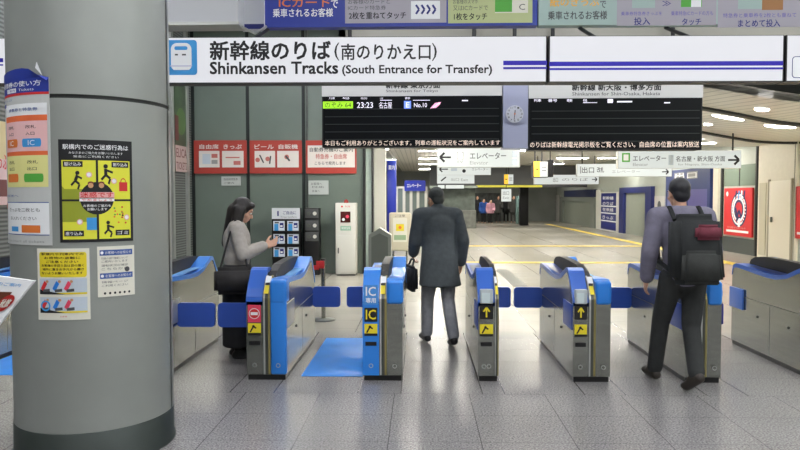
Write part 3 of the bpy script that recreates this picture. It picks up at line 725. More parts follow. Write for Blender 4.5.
def rows1(b):
    b.r(323, 101.5, 353, 108.5, ledg, 1).t('のぞみ 64', 325, 102.5, 351, 107.7, blackmat, 2)
    for s_, x, e in (('列車', 329, 335), ('号', 342, 350), ('時刻', 361, 367)): b.t(s_, x, 97.3, e, 99.5, ledw, 1)
    b.t('23:23', 357, 102.3, 373, 108, ledw, 1, .02).t('名古屋', 379, 102, 392, 108.5, ledw, 1, .01).t('行先', 380, 97.5, 383, 99.5, ledw, 1).r(380, 100, 392, 100.6, ledw)
    b.r(404, 101, 411, 108.5, M('led_blue', (110, 140, 240), .5, emit=.9)).t('E', 406, 102.5, 409.5, 107.5, ledw, 2, .02).t('番線', 405, 97, 410, 99.3, ledw, 1).t('No.10', 414, 103, 427, 107.3, ledw, 1, .02).r(413, 100, 430, 100.6, ledw).r(462, 100, 468, 101.2, ledw)
    q = [PY(x, y, DY).xz for x, y in ((430, 108.5), (435, 103), (441, 102), (440, 104.5), (436, 108))]; b.a.poly(q, M('led_pink', (236, 170, 200), .5, emit=.8), 2)
    b.a.line([PY(433, 107.5, DY).xz, PY(439.5, 103, DY).xz], .012, ledw, 3)
    b.t('本日もご利用ありがとうございます。列車の運転状況をご案内しています', 325, 140.2, 500, 145.5, ledo, 1, .01)
def rows2(b):
    for s_, x, e in (('列車', 534, 541), ('番号', 548, 557), ('時刻', 567, 572), ('行先', 583, 587), ('設備', 608, 613)): b.t(s_, x, 99, e, 102, ledw, 1, .02)
    b.r(583, 102.4, 597, 103, ledw).r(617, 101, 632, 102.4, ledw).r(664, 102.2, 670, 103.4, ledw).r(607.5, 99, 612.5, 103, ledw)
    b.t('のりばは新幹線電光掲示板をご覧ください。自由席の位置は案内放送', 530, 141.5, 699, 147.5, ledo, 1, .01)
board(322, 502, 82, 147, 'left departure board with one train listed in green and white', ('新幹線 東京方面', 386, 82.5, 440, 88.3), ('Shinkansen for Tokyo', 386, 89.6, 438, 93), rows1)
board(528.5, 702.5, 84, 150, 'right departure board with an empty black screen', ('新幹線 新大阪・博多方面', 572, 84.5, 661, 90.5), ('Shinkansen for Shin-Osaka, Hakata', 572, 92, 660, 96), rows2)
x0, z0, x1, z1 = FR(502.8, 82, 527.8, 148.5, DY)
t = thing('clock_panel', ((x0 + x1) / 2, DY + .1, z0), 'pale lilac panel with a round clock between the two departure boards', 'clock')
mb = MB(); mb.box((x0, DY - .02, z0), (x1, DY + .25, z1), M('clock_panel_paint', (176, 180, 206), .4)); mb.build('panel', t)
mb = MB(); mb.tube(((x0 + x1) / 2, DY + .12, z1), ((x0 + x1) / 2, DY + .12, HZ), .03, rod_m, 10); mb.build('hanger', t)
c = PY(514.3, 114.3, DY)
mb = MB(); n = 40; r = .125; vs = [(c.x + r * math.cos(2 * pi * i / n), DY - .02 - d, c.z + r * math.sin(2 * pi * i / n)) for d in (0, .03) for i in range(n)]
mb.add(vs, [(i, (i + 1) % n, n + (i + 1) % n, n + i) for i in range(n)] + [list(range(n, 2 * n))], M('clock_dial', (214, 216, 226), .5)); mb.build('dial', t)
a = Art(lambda u, v, l: (u, DY - .051 - l * .001, v))
for i in range(12): a.text(str(12 if i == 0 else i), c.x + .098 * math.sin(i * pi / 6) - .013, c.z + .098 * math.cos(i * pi / 6) - .013, c.x + .098 * math.sin(i * pi / 6) + .013, c.z + .098 * math.cos(i * pi / 6) + .013, dgrey, 1, .02)
a.line([(c.x, c.z), (c.x + .005, c.z + .055)], .012, blackmat, 2).line([(c.x, c.z), (c.x - .01, c.z - .085)], .008, blackmat, 2).disc(c.x, c.z, .012, orange, 3)
a.build('hands', t)

# hanging direction signs in the hall
hs = M('hall_sign_face', (110, 114, 112), .5, emit=.72, ecol=(230, 236, 234))
def hall_sign(Y, px0, py0, px1, py1, label, draw, name='direction_sign', group='hanging direction signs', hangf=(.06, .94)):
    x0, z0, x1, z1 = FR(px0, py0, px1, py1, Y)
    t = lightbox(name, Y, px0, py0, px1, py1, label, .16, group, frame=steel_lt, face=hs)
    for f_ in hangf:
        X = x0 + (x1 - x0) * f_; mb = MB(); mb.tube((X, Y + .08, z1 - .01), (X, Y + .08, cz(X, Y + .08) + .03), .02, rod_m, 8); mb.build('hanger', t)
    b = Box2(Art(front(Y)), Y); draw(b); b.a.build('lettering', t); return t
def ar(b, x0, x1, y, h):
    p, q = PY(x0, y, b.Y), PY(x1, y, b.Y); b.a.arrow(p.x, p.z, q.x, h * b.Y / F, blackmat, 2)
def d1(b):
    ar(b, 451, 440, 157.3, 9); b.r(457, 152, 463.5, 159.5, grey, 2).r(458, 153, 462.5, 158.8, white, 2.5).t('EV', 457.5, 160.5, 463, 163, grey, 2)
    b.t('エレベーター', 470, 152.5, 506, 159, dgrey, 2, .02).t('Elevator', 470, 161, 488, 164.5, grey, 2).r(512, 151, 517, 157, pic, 2).r(512, 159, 517, 165, pic, 2)
hall_sign(17.0, 437, 148, 520, 167.3, 'elevator sign with left arrow, nearest of the three stacked signs', d1)
def d2(b): ar(b, 448, 439.5, 169.2, 5.5); b.t('エレベーター', 472, 167.8, 488, 170.5, dgrey, 2).r(451, 168.2, 457, 171, pic, 2).a.disc(*PY(464, 171, b.Y).xz, .06, blackmat, 2)
hall_sign(23.0, 437, 164.5, 491, 175, 'middle of three stacked white signs with left arrow', d2)
def d3(b): b.a.line([PY(446, 177, b.Y).xz, PY(441, 181, b.Y).xz], .06, blackmat, 2); b.t('出口', 451, 178, 459, 181, grey, 2).t('Exit', 461, 178.5, 468, 181, grey, 2)
hall_sign(33.0, 437, 172.5, 474.5, 183.6, 'farthest and smallest of three stacked white signs', d3)
def d4(b):
    ar(b, 728, 739, 160, 9); b.r(622, 153, 630, 162, green, 2).r(623.5, 154.5, 628.5, 160.5, white, 2.5).t('エレベーター', 633, 155.5, 666, 161, dgrey, 2, .02).t('Elevator', 633, 163, 648, 166, grey, 2)
    b.r(668.5, 155, 673.5, 165, pic, 2).t('名古屋・新大阪 方面', 676, 156, 725, 161.5, dgrey, 2, .02).t('for Nagoya, Shin-Osaka', 678, 163.3, 722, 166, grey, 2)
hall_sign(16.5, 618, 150.5, 741.5, 168.3, 'long elevator sign with right arrow, nearest on the right', d4)
def d5(b): ar(b, 662, 668.5, 171.8, 5); b.t('出口', 582, 167, 594, 173, dgrey, 2, .02).t('エレベーター', 612, 170, 640, 173, grey, 2).r(580, 166.5, 581.2, 173.5, grey, 2).t('改札', 597, 167, 604, 172.5, dgrey, 2, .02)
hall_sign(22.0, 577, 163.8, 672, 176.5, 'middle white direction sign with right arrow below the nearest one', d5)
def d6(b): ar(b, 592, 597, 179.4, 4); b.t('出口', 553, 177.5, 558, 182, grey, 2, .02).t('のりば', 562, 178, 588, 181, grey, 2)
hall_sign(29.5, 534, 174.8, 599, 184.3, 'farthest white direction sign on the right with small arrow', d6)
# yellow and white hanging box signs
def cube_sign(Y, px0, py0, px1, py1, split, label, hang):
    x0, z0, x1, z1 = FR(px0, py0, px1, py1, Y); xm = PY(split, py0, Y).x
    t = thing('box_sign', ((x0 + x1) / 2, Y, z0), label, 'sign', 'hanging yellow and white box signs')
    mb = MB(); mb.box((x0, Y, z0), (x1, Y + .4, z1), rod_m); mb.build('housing', t)
    mb = MB(); mb.box((x0 + .01, Y - .01, z0 + .02), (xm, Y, z1 - .02), M('lit_yellow_face', (240, 196, 60), .5, emit=.6)); mb.build('yellow_face', t)
    mb = MB(); mb.box((xm, Y - .01, z0 + .02), (x1 - .01, Y, z1 - .02), hs); mb.build('white_face', t)
    for X in hang:
        X = PY(X, py0, Y).x; mb = MB(); mb.tube((X, Y + .2, z1 - .02), (X, Y + .2, cz(X, Y) + .03), .022, rod_m, 8); mb.build('hanger', t)
    a = Art(lambda u, v, l: (u, Y - .011 - l * .002, v)); zc = (z0 + z1) / 2
    a.line([(x0 + .06, zc), (xm - .05, zc)], .04, blackmat, 1).rect(xm + .05, zc - .06, x1 - .06, zc - .02, grey, 1).rect(xm + .05, zc + .04, x1 - .06, zc + .08, grey, 1); a.build('lettering', t)
cube_sign(21.0, 533.5, 161, 548, 177.5, 540, 'yellow and white box sign hung on black rods at the centre right', (536, 543))
cube_sign(34.0, 504, 174, 513.5, 184.5, 508.3, 'small distant yellow and white box sign in the middle of the hall', (509,))
t = thing('speaker_box', PY(550.5, 179, 21.5), 'dark box hung on a black rod beside the yellow box sign', 'speaker')
x0, z0, x1, z1 = FR(548.5, 160, 553.5, 177, 21.6); mb = MB(); mb.bevbox((x0, 21.6, z0), (x1, 21.9, z1), blackmat, .02); mb.build('body', t)
mb = MB(); mb.tube(((x0 + x1) / 2, 21.75, z1 - .02), ((x0 + x1) / 2, 21.75, cz((x0 + x1) / 2, 21.7) + .03), .02, rod_m, 8); mb.build('hanger', t)

# ================================================================== LEFT: GREEN WALL FITTINGS
GY = GW - .02
rb = M('red_board', (170, 62, 52), .45); rbw = M('red_board_white', (220, 214, 208), .5)
def redboard(px0, px1, label, draw):
    x0, z0, x1, z1 = FR(px0, 140.5, px1, 173.5, GY)
    t = thing('red_notice_board', ((x0 + x1) / 2, GY, z0), label, 'notice board', 'red boards on the green wall')
    mb = MB(); mb.box((x0, GY - .03, z0), (x1, GY + .02, z1), rb); mb.build('board', t)
    b = Box2(Art(lambda u, v, l: (u, GY - .031 - l * .003, v)), GY); draw(b); b.a.build('print', t)
def q1(b):
    b.t('自由席', 200, 144.5, 219, 149, rbw, 1, .03).t('きっぷ', 224, 144.5, 242, 149, rbw, 1, .03).r(199.5, 151, 220, 167.5, rbw).r(222.5, 151, 244, 167.5, rbw)
    b.r(203, 154, 211, 164, pic, 2).r(212, 154, 218, 158, M('faded_red', (190, 110, 104), .6), 2).r(212, 160, 218, 164, grey, 2).r(226, 157, 240, 158.2, M('faded_red', (190, 110, 104), .6), 2).r(234, 161, 241, 165, M('faded_red', (190, 110, 104), .6), 2)
def q2(b):
    b.t('ビール', 255, 144.5, 274, 149, rbw, 1, .03).t('自販機', 279, 144.5, 298, 149, rbw, 1, .03).r(255, 151, 275.5, 167.5, rbw).r(277.5, 151, 299, 167.5, rbw)
    for x, y in ((258, 160), (268, 159), (287, 157)): b.a.disc(*PY(x, y, GY).xz, .05, M('faded_red', (190, 110, 104), .6), 2)
    b.a.line([PY(260, 155, GY).xz, PY(264, 163, GY).xz], .03, dgrey, 2).line([PY(271, 156, GY).xz, PY(270, 164, GY).xz], .03, dgrey, 2).line([PY(286, 156, GY).xz, PY(290, 161, GY).xz], .04, dgrey, 2.3)
def q3(b):
    fr_ = M('faded_red', (190, 110, 104), .6)
    b.r(308, 145.5, 355, 167.5, rbw).t('自動券売機のご案内', 310, 147.5, 353, 152, dgrey, 2, .02).t('特急券・自由席', 316, 154, 347, 159, fr_, 2, .03).t('こちらで発売します', 315, 161.5, 346, 165, dgrey, 2, .02)
redboard(194.5, 247, 'red board with two white panels, leftmost on the green wall', q1)
redboard(250, 302, 'red board with two white pictogram panels, middle on the green wall', q2)
redboard(306, 356.5, 'red board with one large white text panel under the departure board', q3)
def sticker(px0, py0, px1, py1, label, lines_):
    x0, z0, x1, z1 = FR(px0, py0, px1, py1, GY); mb = MB(); mb.box((x0, GY - .008, z0), (x1, GY + .02, z1), M('notice_white', (184, 190, 188), .5))
    o = mb.build('notice', None, ((x0 + x1) / 2, GY, z0)); tag(o, label, 'notice')
    b = Box2(Art(lambda u, v, l: (u, GY - .009 - l * .002, v)), GY)
    for s_, r_ in lines_: b.t(s_, *r_, dgrey, 1)
    b.a.build('print', o)
sticker(221.5, 176.5, 240.5, 185.5, 'small pale notice on the green wall below the leftmost red board', (('自由席特急券', (224, 178, 238, 180.5)), ('ご案内', (224, 182, 234, 184))))
sticker(308.5, 180.5, 328.5, 194.5, 'white notice on the green wall above the black intercom post', (('お客様へ', (311, 182.5, 322, 185)), ('乗り越し精算は', (312, 186, 324, 188)), ('係員へ', (312, 190, 320, 192))))
# leaflet rack
RY = 14.35
x0, z0, x1, z1 = FR(272, 208, 300, 262, RY)
t = thing('leaflet_rack', ((x0 + x1) / 2, RY, 0), 'black leaflet rack with white header against the green wall', 'leaflet rack')
mb = MB(); mb.box((x0, RY + .02, .1), (x1, RY + .2, z1), black); mb.build('frame', t)
for xx in (x0 + .03, x1 - .03):
    mb = MB(); mb.box((xx - .02, RY + .04, 0), (xx + .02, RY + .2, .1), black); mb.build('leg', t)
hz0 = PY(286, 219, RY).z
mb = MB(); mb.box((x0, RY, hz0), (x1, RY + .02, z1), M('rack_header', (206, 210, 216), .5)); mb.build('header', t)
b = Box2(Art(front(RY)), RY); b.t('ご自由に', 283, 211, 296, 214.5, navy_dk, 1, .02).a.line([PY(278, 211, RY).xz, PY(278, 216, RY).xz], .03, navy_dk, 1); b.t('Free leaflets', 281, 216, 297, 218, grey, 1); b.a.build('lettering', t)
pw = (x1 - x0) / 2
ROWS = ((221, 232, 'top'), (234, 245, 'middle'), (247, 258, 'bottom'))
for r_, (py0, py1, rn) in enumerate(ROWS):
    zz0 = PY(286, py1, RY).z; zz1 = PY(286, py0, RY).z
    mb = MB(); mb.box((x0 + .01, RY - .05, zz0 - .03), (x1 - .01, RY + .02, zz0 - .015), black); mb.box((x0 + .01, RY - .05, zz0 - .03), (x1 - .01, RY - .045, zz0 + .03), black); mb.build('shelf', t)
    for c_ in range(2):
        xa = x0 + .035 + c_ * pw; xb = xa + pw - .06
        mb = MB(); mb.box((xa, RY - .03, zz0 - .012), (xb, RY - .006, zz1), M('leaflet_paper', (206, 214, 226), .5))
        o = mb.build('leaflet', None, ((xa + xb) / 2, RY - .02, zz0)); tag(o, 'white and blue leaflets in the %s row of the rack, %s pocket' % (rn, ('left', 'right')[c_]), 'leaflet', 'leaflets in the black rack')
        ap = Art(front(RY - .03)); mid = (xa + xb) / 2
        ap.rect(xa + .02, zz0 + .03, mid - .01, zz1 - .06, signblue, 1).rect(mid + .02, zz0 + .09, xb - .02, zz1 - .04, navy_dk, 1).rect(xa + .03, zz1 - .05, mid, zz1 - .02, dgrey, 1).rect(mid + .03, zz0 + .11, xb - .04, zz1 - .09, white, 2); ap.build('print', o)
# black intercom post
IY = 14.4
x0, z0, x1, z1 = FR(304.5, 208, 319.5, 262, IY)
t = thing('intercom_post', ((x0 + x1) / 2, IY, 0), 'black upright intercom post with round dials beside the leaflet rack', 'intercom')
mb = MB(); mb.bevbox((x0, IY, 0), (x1, IY + .22, z1), black, .01); mb.build('body', t)
for (py0, py1) in ((209, 218), (220.5, 230.5), (232, 241)):
    zz0, zz1 = PY(312, py1, IY).z, PY(312, py0, IY).z; mb = MB(); mb.bevbox((x0 + .02, IY - .02, zz0), (x1 - .02, IY + .01, zz1), dgrey, .006); o = mb.build('control_panel', t)
    for dx in (.3, .7):
        X = x0 + (x1 - x0) * dx; mb = MB(); mb.tube((X, IY - .02, (zz0 + zz1) / 2), (X, IY - .035, (zz0 + zz1) / 2), .04, offw if dx > .5 else steel_dark, 16); mb.build('dial', o)
# white cabinet with red lamp
CY_ = 14.3
x0, z0, x1, z1 = FR(335.5, 203, 356, 275, CY_)
t = thing('equipment_cabinet', ((x0 + x1) / 2, CY_, 0), 'tall white cabinet with dark screen and red lamp on top', 'cabinet')
mb = MB(); mb.bevbox((x0, CY_, .03), (x1, CY_ + .35, z1), offw, .012); mb.build('body', t)
mb = MB(); mb.box((x0 + .02, CY_ + .02, 0), (x1 - .02, CY_ + .34, .04), dgrey); mb.build('plinth', t)
mb = MB(); dz = PY(345, 235, CY_).z; mb.bevbox((x0 + .02, CY_ - .012, .06), (x1 - .02, CY_ + .004, dz), offw, .006); o = mb.build('door', t)
mb = MB(); mb.bevbox((x0 + .05, CY_ - .03, dz * .55), (x0 + .075, CY_ - .01, dz * .55 + .12), dgrey, .005); mb.build('handle', o)
mb = MB(); mb.bevbox((*[PY(340.5, 222.5, CY_)[0]], CY_ - .015, PY(345, 222.5, CY_).z), (PY(350.5, 213, CY_).x, CY_ + .005, PY(345, 211.5, CY_).z), M('maroon_screen', (74, 26, 26), .25), .005); mb.build('screen', t)
b = Box2(Art(lambda u, v, l: (u, CY_ - .002 - l * .002, v)), CY_); b.r(340.5, 226, 351, 230.5, M('mint_label', (140, 186, 160), .5)).t('乗車駅証明', 341.5, 226.8, 350, 229.5, white, 2).t('●', 341, 205.5, 343, 207.5, red, 1).t('発行機', 345, 205.5, 350, 207.5, red, 1); b.a.disc(*PY(343.5, 219.5, CY_).xz, .03, white, 9).disc(*PY(347.5, 216.5, CY_).xz, .035, pinkred, 9); b.a.build('print', t)
mb = MB(); mb.lathe(((x0 + x1) / 2, CY_ + .12, z1), [(.05, 0), (.05, .03), (.03, .07), (0, .08)], M('red_lamp', (150, 40, 34), .3), 20); mb.build('lamp', t)
# stanchion with red ribbon
p = PF(323.5, 320)
t = thing('barrier_post', (p.x, p.y, 0), 'steel barrier post with red belt end behind the blue mat', 'barrier post')
mb = MB(); mb.lathe((p.x, p.y, 0), [(.16, 0), (.16, .012), (.05, .025), (.03, .03)], steel_dark, 28); mb.build('base', t)
mb = MB(); mb.tube((p.x, p.y, .02), (p.x, p.y, .8), .028, steel, 16); mb.tube((p.x, p.y, .74), (p.x, p.y, .83), .036, steel_dark, 16); mb.build('pole', t)
mb = MB(); mb.bevbox((p.x - .09, p.y - .04, .70), (p.x + .02, p.y - .028, .80), red, .004); mb.bevbox((p.x - .13, p.y - .045, .68), (p.x - .05, p.y - .03, .74), red, .004); mb.build('belt_end', t)
# gable-topped grey stand
HY = 11.6
x0, z0, x1, z1 = FR(368.5, 228, 391, 262, HY); pz = PY(380, 235, HY).z
t = thing('collection_box', ((x0 + x1) / 2, HY, 0), 'grey collection box with pointed roof behind the IC gate', 'collection box')
mg = M('stand_grey', (158, 164, 156), .45, .1); xm = (x0 + x1) / 2
mb = MB(); mb.prism_y(HY, HY + .3, [(x0, 0), (x0, pz), (xm, z1), (x1, pz), (x1, 0)], mg); mb.build('body', t)
mb = MB(); mb.prism_y(HY - .012, HY + .002, [(x0 + .05, .1), (x0 + .05, pz - .04), (xm, z1 - .09), (x1 - .05, pz - .04), (x1 - .05, .1)], M('stand_dark', (122, 128, 122), .4)); mb.build('front_panel', t)
# beige sign stand with yellow notice
VY = 15.2
x0, z0, x1, z1 = FR(389, 212.5, 411, 245, VY)
t = thing('sign_stand', ((x0 + x1) / 2, VY, 0), 'beige rounded sign stand with a yellow notice near the pale pillar', 'sign stand')
mb = MB(); mb.bevbox((x0, VY, .45), (x1, VY + .1, z1), M('stand_beige', (206, 200, 178), .4), .045); mb.build('panel', t)
for f_ in (.2, .8):
    X = x0 + (x1 - x0) * f_; mb = MB(); mb.tube((X, VY + .05, 0), (X, VY + .05, .5), .02, steel, 10); mb.build('leg', t)
mb = MB(); mb.bevbox((x0 + .02, VY - .1, 0), (x1 - .02, VY + .2, .03), dgrey, .01); mb.build('base', t)
b = Box2(Art(front(VY)), VY); b.r(393, 218, 407, 242, cream, 1).r(396, 224, 404, 231, yellow, 2).t('ご注意', 395, 214.5, 405, 217, dgrey, 2).a.disc(*PY(400, 227.5, VY).xz, .035, orange, 3); b.r(394, 235, 406, 240, M('pale_green_print', (150, 176, 140), .6), 2); b.a.build('print', t)
# left wall poster with lettering
t = thing('wall_poster', (LX, 13, 1), 'tall faded poster on the left side wall beside the column', 'poster')
ya, yb_ = PX(173.5, 130, LX).y, PX(185.5, 130, LX).y
za, zt = PX(180, 172, LX).z, PX(180, 85, LX).z; zm = PX(180, 146, LX).z
t.location = (LX, (ya + yb_) / 2, za)
mb = MB(); mb.box((LX, ya, za), (LX + .03, yb_, zt), M('poster_moss', (64, 82, 58), .4, noise=.3, nscale=3)); mb.build('panel', t)
a = Art(leftwall(LX + .031)); a.rect(ya, za, yb_, zm, M('poster_faded_pink', (190, 168, 164), .5), 1)
a.text('ELICA', ya + .05, zm - .24, yb_ - .05, zm - .06, M('poster_maroon', (110, 60, 60), .5), 2, .02).text('TICKETS', ya + .05, za + .05, yb_ - .05, za + .2, M('poster_maroon', (110, 60, 60), .5), 2, .02)
a.disc((ya + yb_) / 2, zm + .5, .28, M('poster_leaf', (90, 120, 70), .5), 1).rect(ya, zm + .1, ya + .2, zm + .6, M('poster_maroon', (110, 60, 60), .5), 1.5); a.build('print', t)
# pink sign on the side wall at the far left edge
ya, yb_ = PX(-14, 165, LX).y, PX(7, 165, LX).y; za, zt = PX(2, 205, LX).z, PX(2, 122, LX).z
t = thing('wall_sign', (LX, (ya + yb_) / 2, za), 'cream and red sign on the side wall at the far left edge', 'sign')
mb = MB(); mb.box((LX, ya, za), (LX + .04, yb_, zt), M('sign_cream', (214, 196, 150), .5)); mb.build('panel', t)
a = Art(leftwall(LX + .041)); a.rect(ya, za, yb_, za + (zt - za) * .55, M('sign_pale_pink', (220, 190, 190), .5), 1).rect(ya + .05, za + .1, yb_ - .05, za + .3, M('poster_maroon', (110, 60, 60), .5), 2); a.text('きっぷ', ya + .05, za + .42, yb_ - .05, za + .6, red, 2, .02); a.build('print', t)

# leaflet stand at the left edge, in front of the column
LY = 3.35
p = [PY(x, y, LY) for x, y in ((-30, 272), (34, 281), (-4, 328), (-60, 350))]
o_ = PY(-2, 335, LY)
t = thing('leaflet_stand', (PY(-25, 400, LY).x, LY + .03, 0), 'white leaflet display board tilted at the left edge by the column', 'display stand')
n = Vector((0, -1, .15)).normalized(); back = Vector((.0, .02, 0))
mb = MB(); q = p + [v + back for v in p]
mb.add(q, [(0, 1, 2, 3), (7, 6, 5, 4), (0, 4, 5, 1), (1, 5, 6, 2), (2, 6, 7, 3), (3, 7, 4, 0)], white); mb.build('board', t)
def lf(u, v, l):
    c = p[3].lerp(p[2], u).lerp(p[0].lerp(p[1], u), v); return (c.x, c.y - l * .002, c.z)
a = Art(lf); a.text('旅行のご案内', .3, .86, .86, .92, signblue, 1, .01).rect(0, .12, .8, .76, M('brochure_brown', (96, 48, 24), .5), 1).rect(0, .2, .64, .62, M('brochure_red', (170, 34, 30), .5), 2).disc(.82, .55, .12, M('brochure_red', (170, 34, 30), .5), 3, .16).text('秋旅', .74, .47, .9, .63, cream, 4, .03)
a.poly([(0, .3), (.4, .35), (.5, .55), (.1, .6)], M('brochure_orange', (226, 150, 70), .5), 3); a.build('print', t)
px_ = wloc(t).x
mb = MB(); mb.tube((px_, LY + .05, .02), (px_, LY + .05, p[3].z + .1), .018, steel, 12); mb.build('pole', t)
f_ = PF(2, 447)
mb = MB(); mb.bevbox((px_ - .2, LY - .15, 0), (px_ + .2, LY + .25, .025), black, .01); mb.build('base', t)

# ================================================================== FAR LEFT OF THE HALL
wp = M('white_pillar', (236, 236, 228), .5)
PYL = 15.6
x0, x1 = PY(374, 200, PYL).x, PY(385.5, 200, PYL).x
t = tag(MB().box((x0, PYL, 0), (x1, PYL + .3, 3.45), wp).build('pale_pillar', None, ((x0 + x1) / 2, PYL, 0)), 'slim pale square pillar beyond the green wall', 'pillar', kind='structure')
def slab(name, Y, px0, py0, px1, py1, m, label, cat, depth=.2, floor=False, art=None, group=None):
    x0, z0, x1, z1 = FR(px0, py0, px1, py1, Y)
    if floor: z0 = 0
    t = thing(name, ((x0 + x1) / 2, Y, z0), label, cat, group)
    MB().bevbox((x0, Y, z0), (x1, Y + depth, z1), m, .01, 1).build('body', t)
    if art:
        b = Box2(Art(front(Y)), Y); art(b); b.a.build('print', t)
    return t
slab('blue_sign_pillar', 21, 387, 160, 396, 222, M('sign_pillar_blue', (28, 48, 160), .4), 'tall blue sign pillar beside the pale pillar', 'sign pillar', .4, True, lambda b: b.t('案内', 388.5, 165, 394.5, 170, white, 2, .02))
# elevator enclosure: pale frames and blue fascia
EY = 25
x0, z0, x1, z1 = FR(396, 181, 427, 232, EY)
t = thing('elevator_enclosure', ((x0 + x1) / 2, EY, 0), 'glazed elevator enclosure with blue fascia left of the man', 'elevator')
MB().box((PY(404.5, 181, EY).x, EY - .05, PY(404, 191, EY).z), (PY(425.5, 181, EY).x, EY + .3, PY(404, 180.5, EY).z), M('fascia_blue', (36, 52, 168), .4)).build('fascia', t)
for px in (396.5, 404, 411, 418, 426):
    X = PY(px, 200, EY).x; MB().box((X - .05, EY, 0), (X + .05, EY + .1, PY(400, 187, EY).z), offw).build('frame_post', t)
MB().box((x0, EY - .02, PY(400, 188.5, EY).z), (x1, EY + .1, PY(400, 186.5, EY).z), offw).build('frame_rail', t)
MB().box((x0, EY + .04, 0), (x1, EY + .06, PY(400, 188.5, EY).z), M('lift_glass', (120, 132, 128), .1)).build('glass', t)
b = Box2(Art(front(EY - .06)), EY - .06); b.t('エレベーター', 407, 183.5, 421, 187.5, white, 1, .02); b.a.build('lettering', t)
# kiosk far off behind the walking man
KY = 36
x0, z0, x1, z1 = FR(432, 188, 476, 226, KY)
t = thing('kiosk', ((x0 + x1) / 2, KY, 0), 'distant grey-green kiosk with lit white fascia behind the walking man', 'kiosk')
MB().box((x0, KY + .6, 0), (x1, KY + 2.1, z1), M('kiosk_wall', (88, 96, 90), .5, noise=.3, nscale=3)).build('wall', t)
MB().box((x0 - .1, KY + .2, z1), (x1 + .1, KY + 2.2, z1 + .12), M('kiosk_roof', (130, 140, 132), .5)).build('roof', t)
for a_, b_ in ((438, 444.5), (446, 464)): MB().box((PY(a_, 188, KY).x, KY + .1, PY(440, 188.5, KY).z), (PY(b_, 188, KY).x, KY + .22, PY(440, 185, KY).z), hs).build('fascia', t)
MB().box((x0, KY, 0), (x1, KY + .5, .95), M('kiosk_counter', (110, 112, 106), .5, noise=.3, nscale=4)).build('counter', t)
# dark soffit with yellow lit line at the end of the hall
SOY = 38.5
x0 = PY(430, 180, SOY).x
MBs = MB(); MBs.box((x0, SOY, PY(500, 188, SOY).z + .04), (RX, SOY + .4, 3.5), M('soffit_grey', (92, 94, 98), .6)); struct('wall_soffit', MBs)
x0, z0, x1, z1 = FR(476, 185.2, 542, 187.3, SOY)
tag(MB().box((x0, SOY - .06, z0), (x1, SOY + .02, z1), M('lit_yellow_line', (200, 196, 70), .5, emit=.5)).build('lit_sign_strip', None, ((x0 + x1) / 2, SOY, z0)), 'long yellow lit strip along the soffit at the end of the hall', 'light strip')
def d7(b): b.t('出口', 503, 191, 509, 195, grey, 2, .02).t('Exit', 503, 196.5, 509, 199, grey, 2)
hall_sign(37, 501.3, 189, 511.3, 201.5, 'small square lit white sign under the yellow strip', d7, hangf=(.5,))
for px0, px1, lb in ((520, 528.5, 'dark shop pillar at the end of the hall, beside the pale doors'),):
    slab('shop_pillar', 40, px0, 186, px1, 224, blackmat, lb, 'pillar', .5, True)
slab('vending_machine', 42, 517, 196, 520, 223, M('vend_teal', (120, 150, 148), .5), 'pale teal machine beside the dark shop pillar', 'vending machine', .6, True)
# crowd rail of shop shelves in the dark
slab('shop_shelf', 46.2, 470, 193, 500, 222, M('shelf_dark', (66, 70, 68), .5, noise=.6, nscale=5), 'dark shop shelving behind the distant people', 'shelf', .3, True)

# ================================================================== RIGHT WALL
def wallbox(name, px0, py0, px1, py1, m, label, cat, depth=.06, floor=False, art=None, group=None, proud=0):
    u0, z0, u1, z1 = WR(px0, py0, px1, py1, RX)
    if floor: z0 = 0
    t = thing(name, (RX - depth / 2, -(u0 + u1) / 2, z0), label, cat, group)
    MB().box((RX - depth, -u0, z0), (RX - .004, -u1, z1), m).build('panel', t)
    if art:
        a = Art(rightwall(RX - depth)); art(a, u0, z0, u1, z1); a.build('print', t)
    return t
glassg = M('green_glass_band', (120, 136, 122), .2)
kick = M('wall_kick', (70, 76, 74), .5)
def wstruct(name, px0, py0, px1, py1, m, depth, floor=False, z=None):
    u0, z0, u1, z1 = WR(px0, py0, px1, py1, RX)
    if floor: z0 = 0
    if z: z0, z1 = z
    mb = MB(); mb.box((RX - depth, -u0, z0), (RX, -u1, z1), m); return struct(name, mb)
wstruct('baseboard_right', 722, 238, 757, 262, kick, .02, z=(0, .45))
wstruct('trim_7', 721, 150, 724.5, 258, rod_m, .05, z=(0, 3.05))
wstruct('trim_8', 755.5, 150, 759, 258, rod_m, .05, z=(0, 3.05))
wstruct('window_2', 724.5, 165, 755.5, 186, glassg, .01)
wstruct('trim_9', 739.5, 152, 740.8, 186, rod_m, .02)
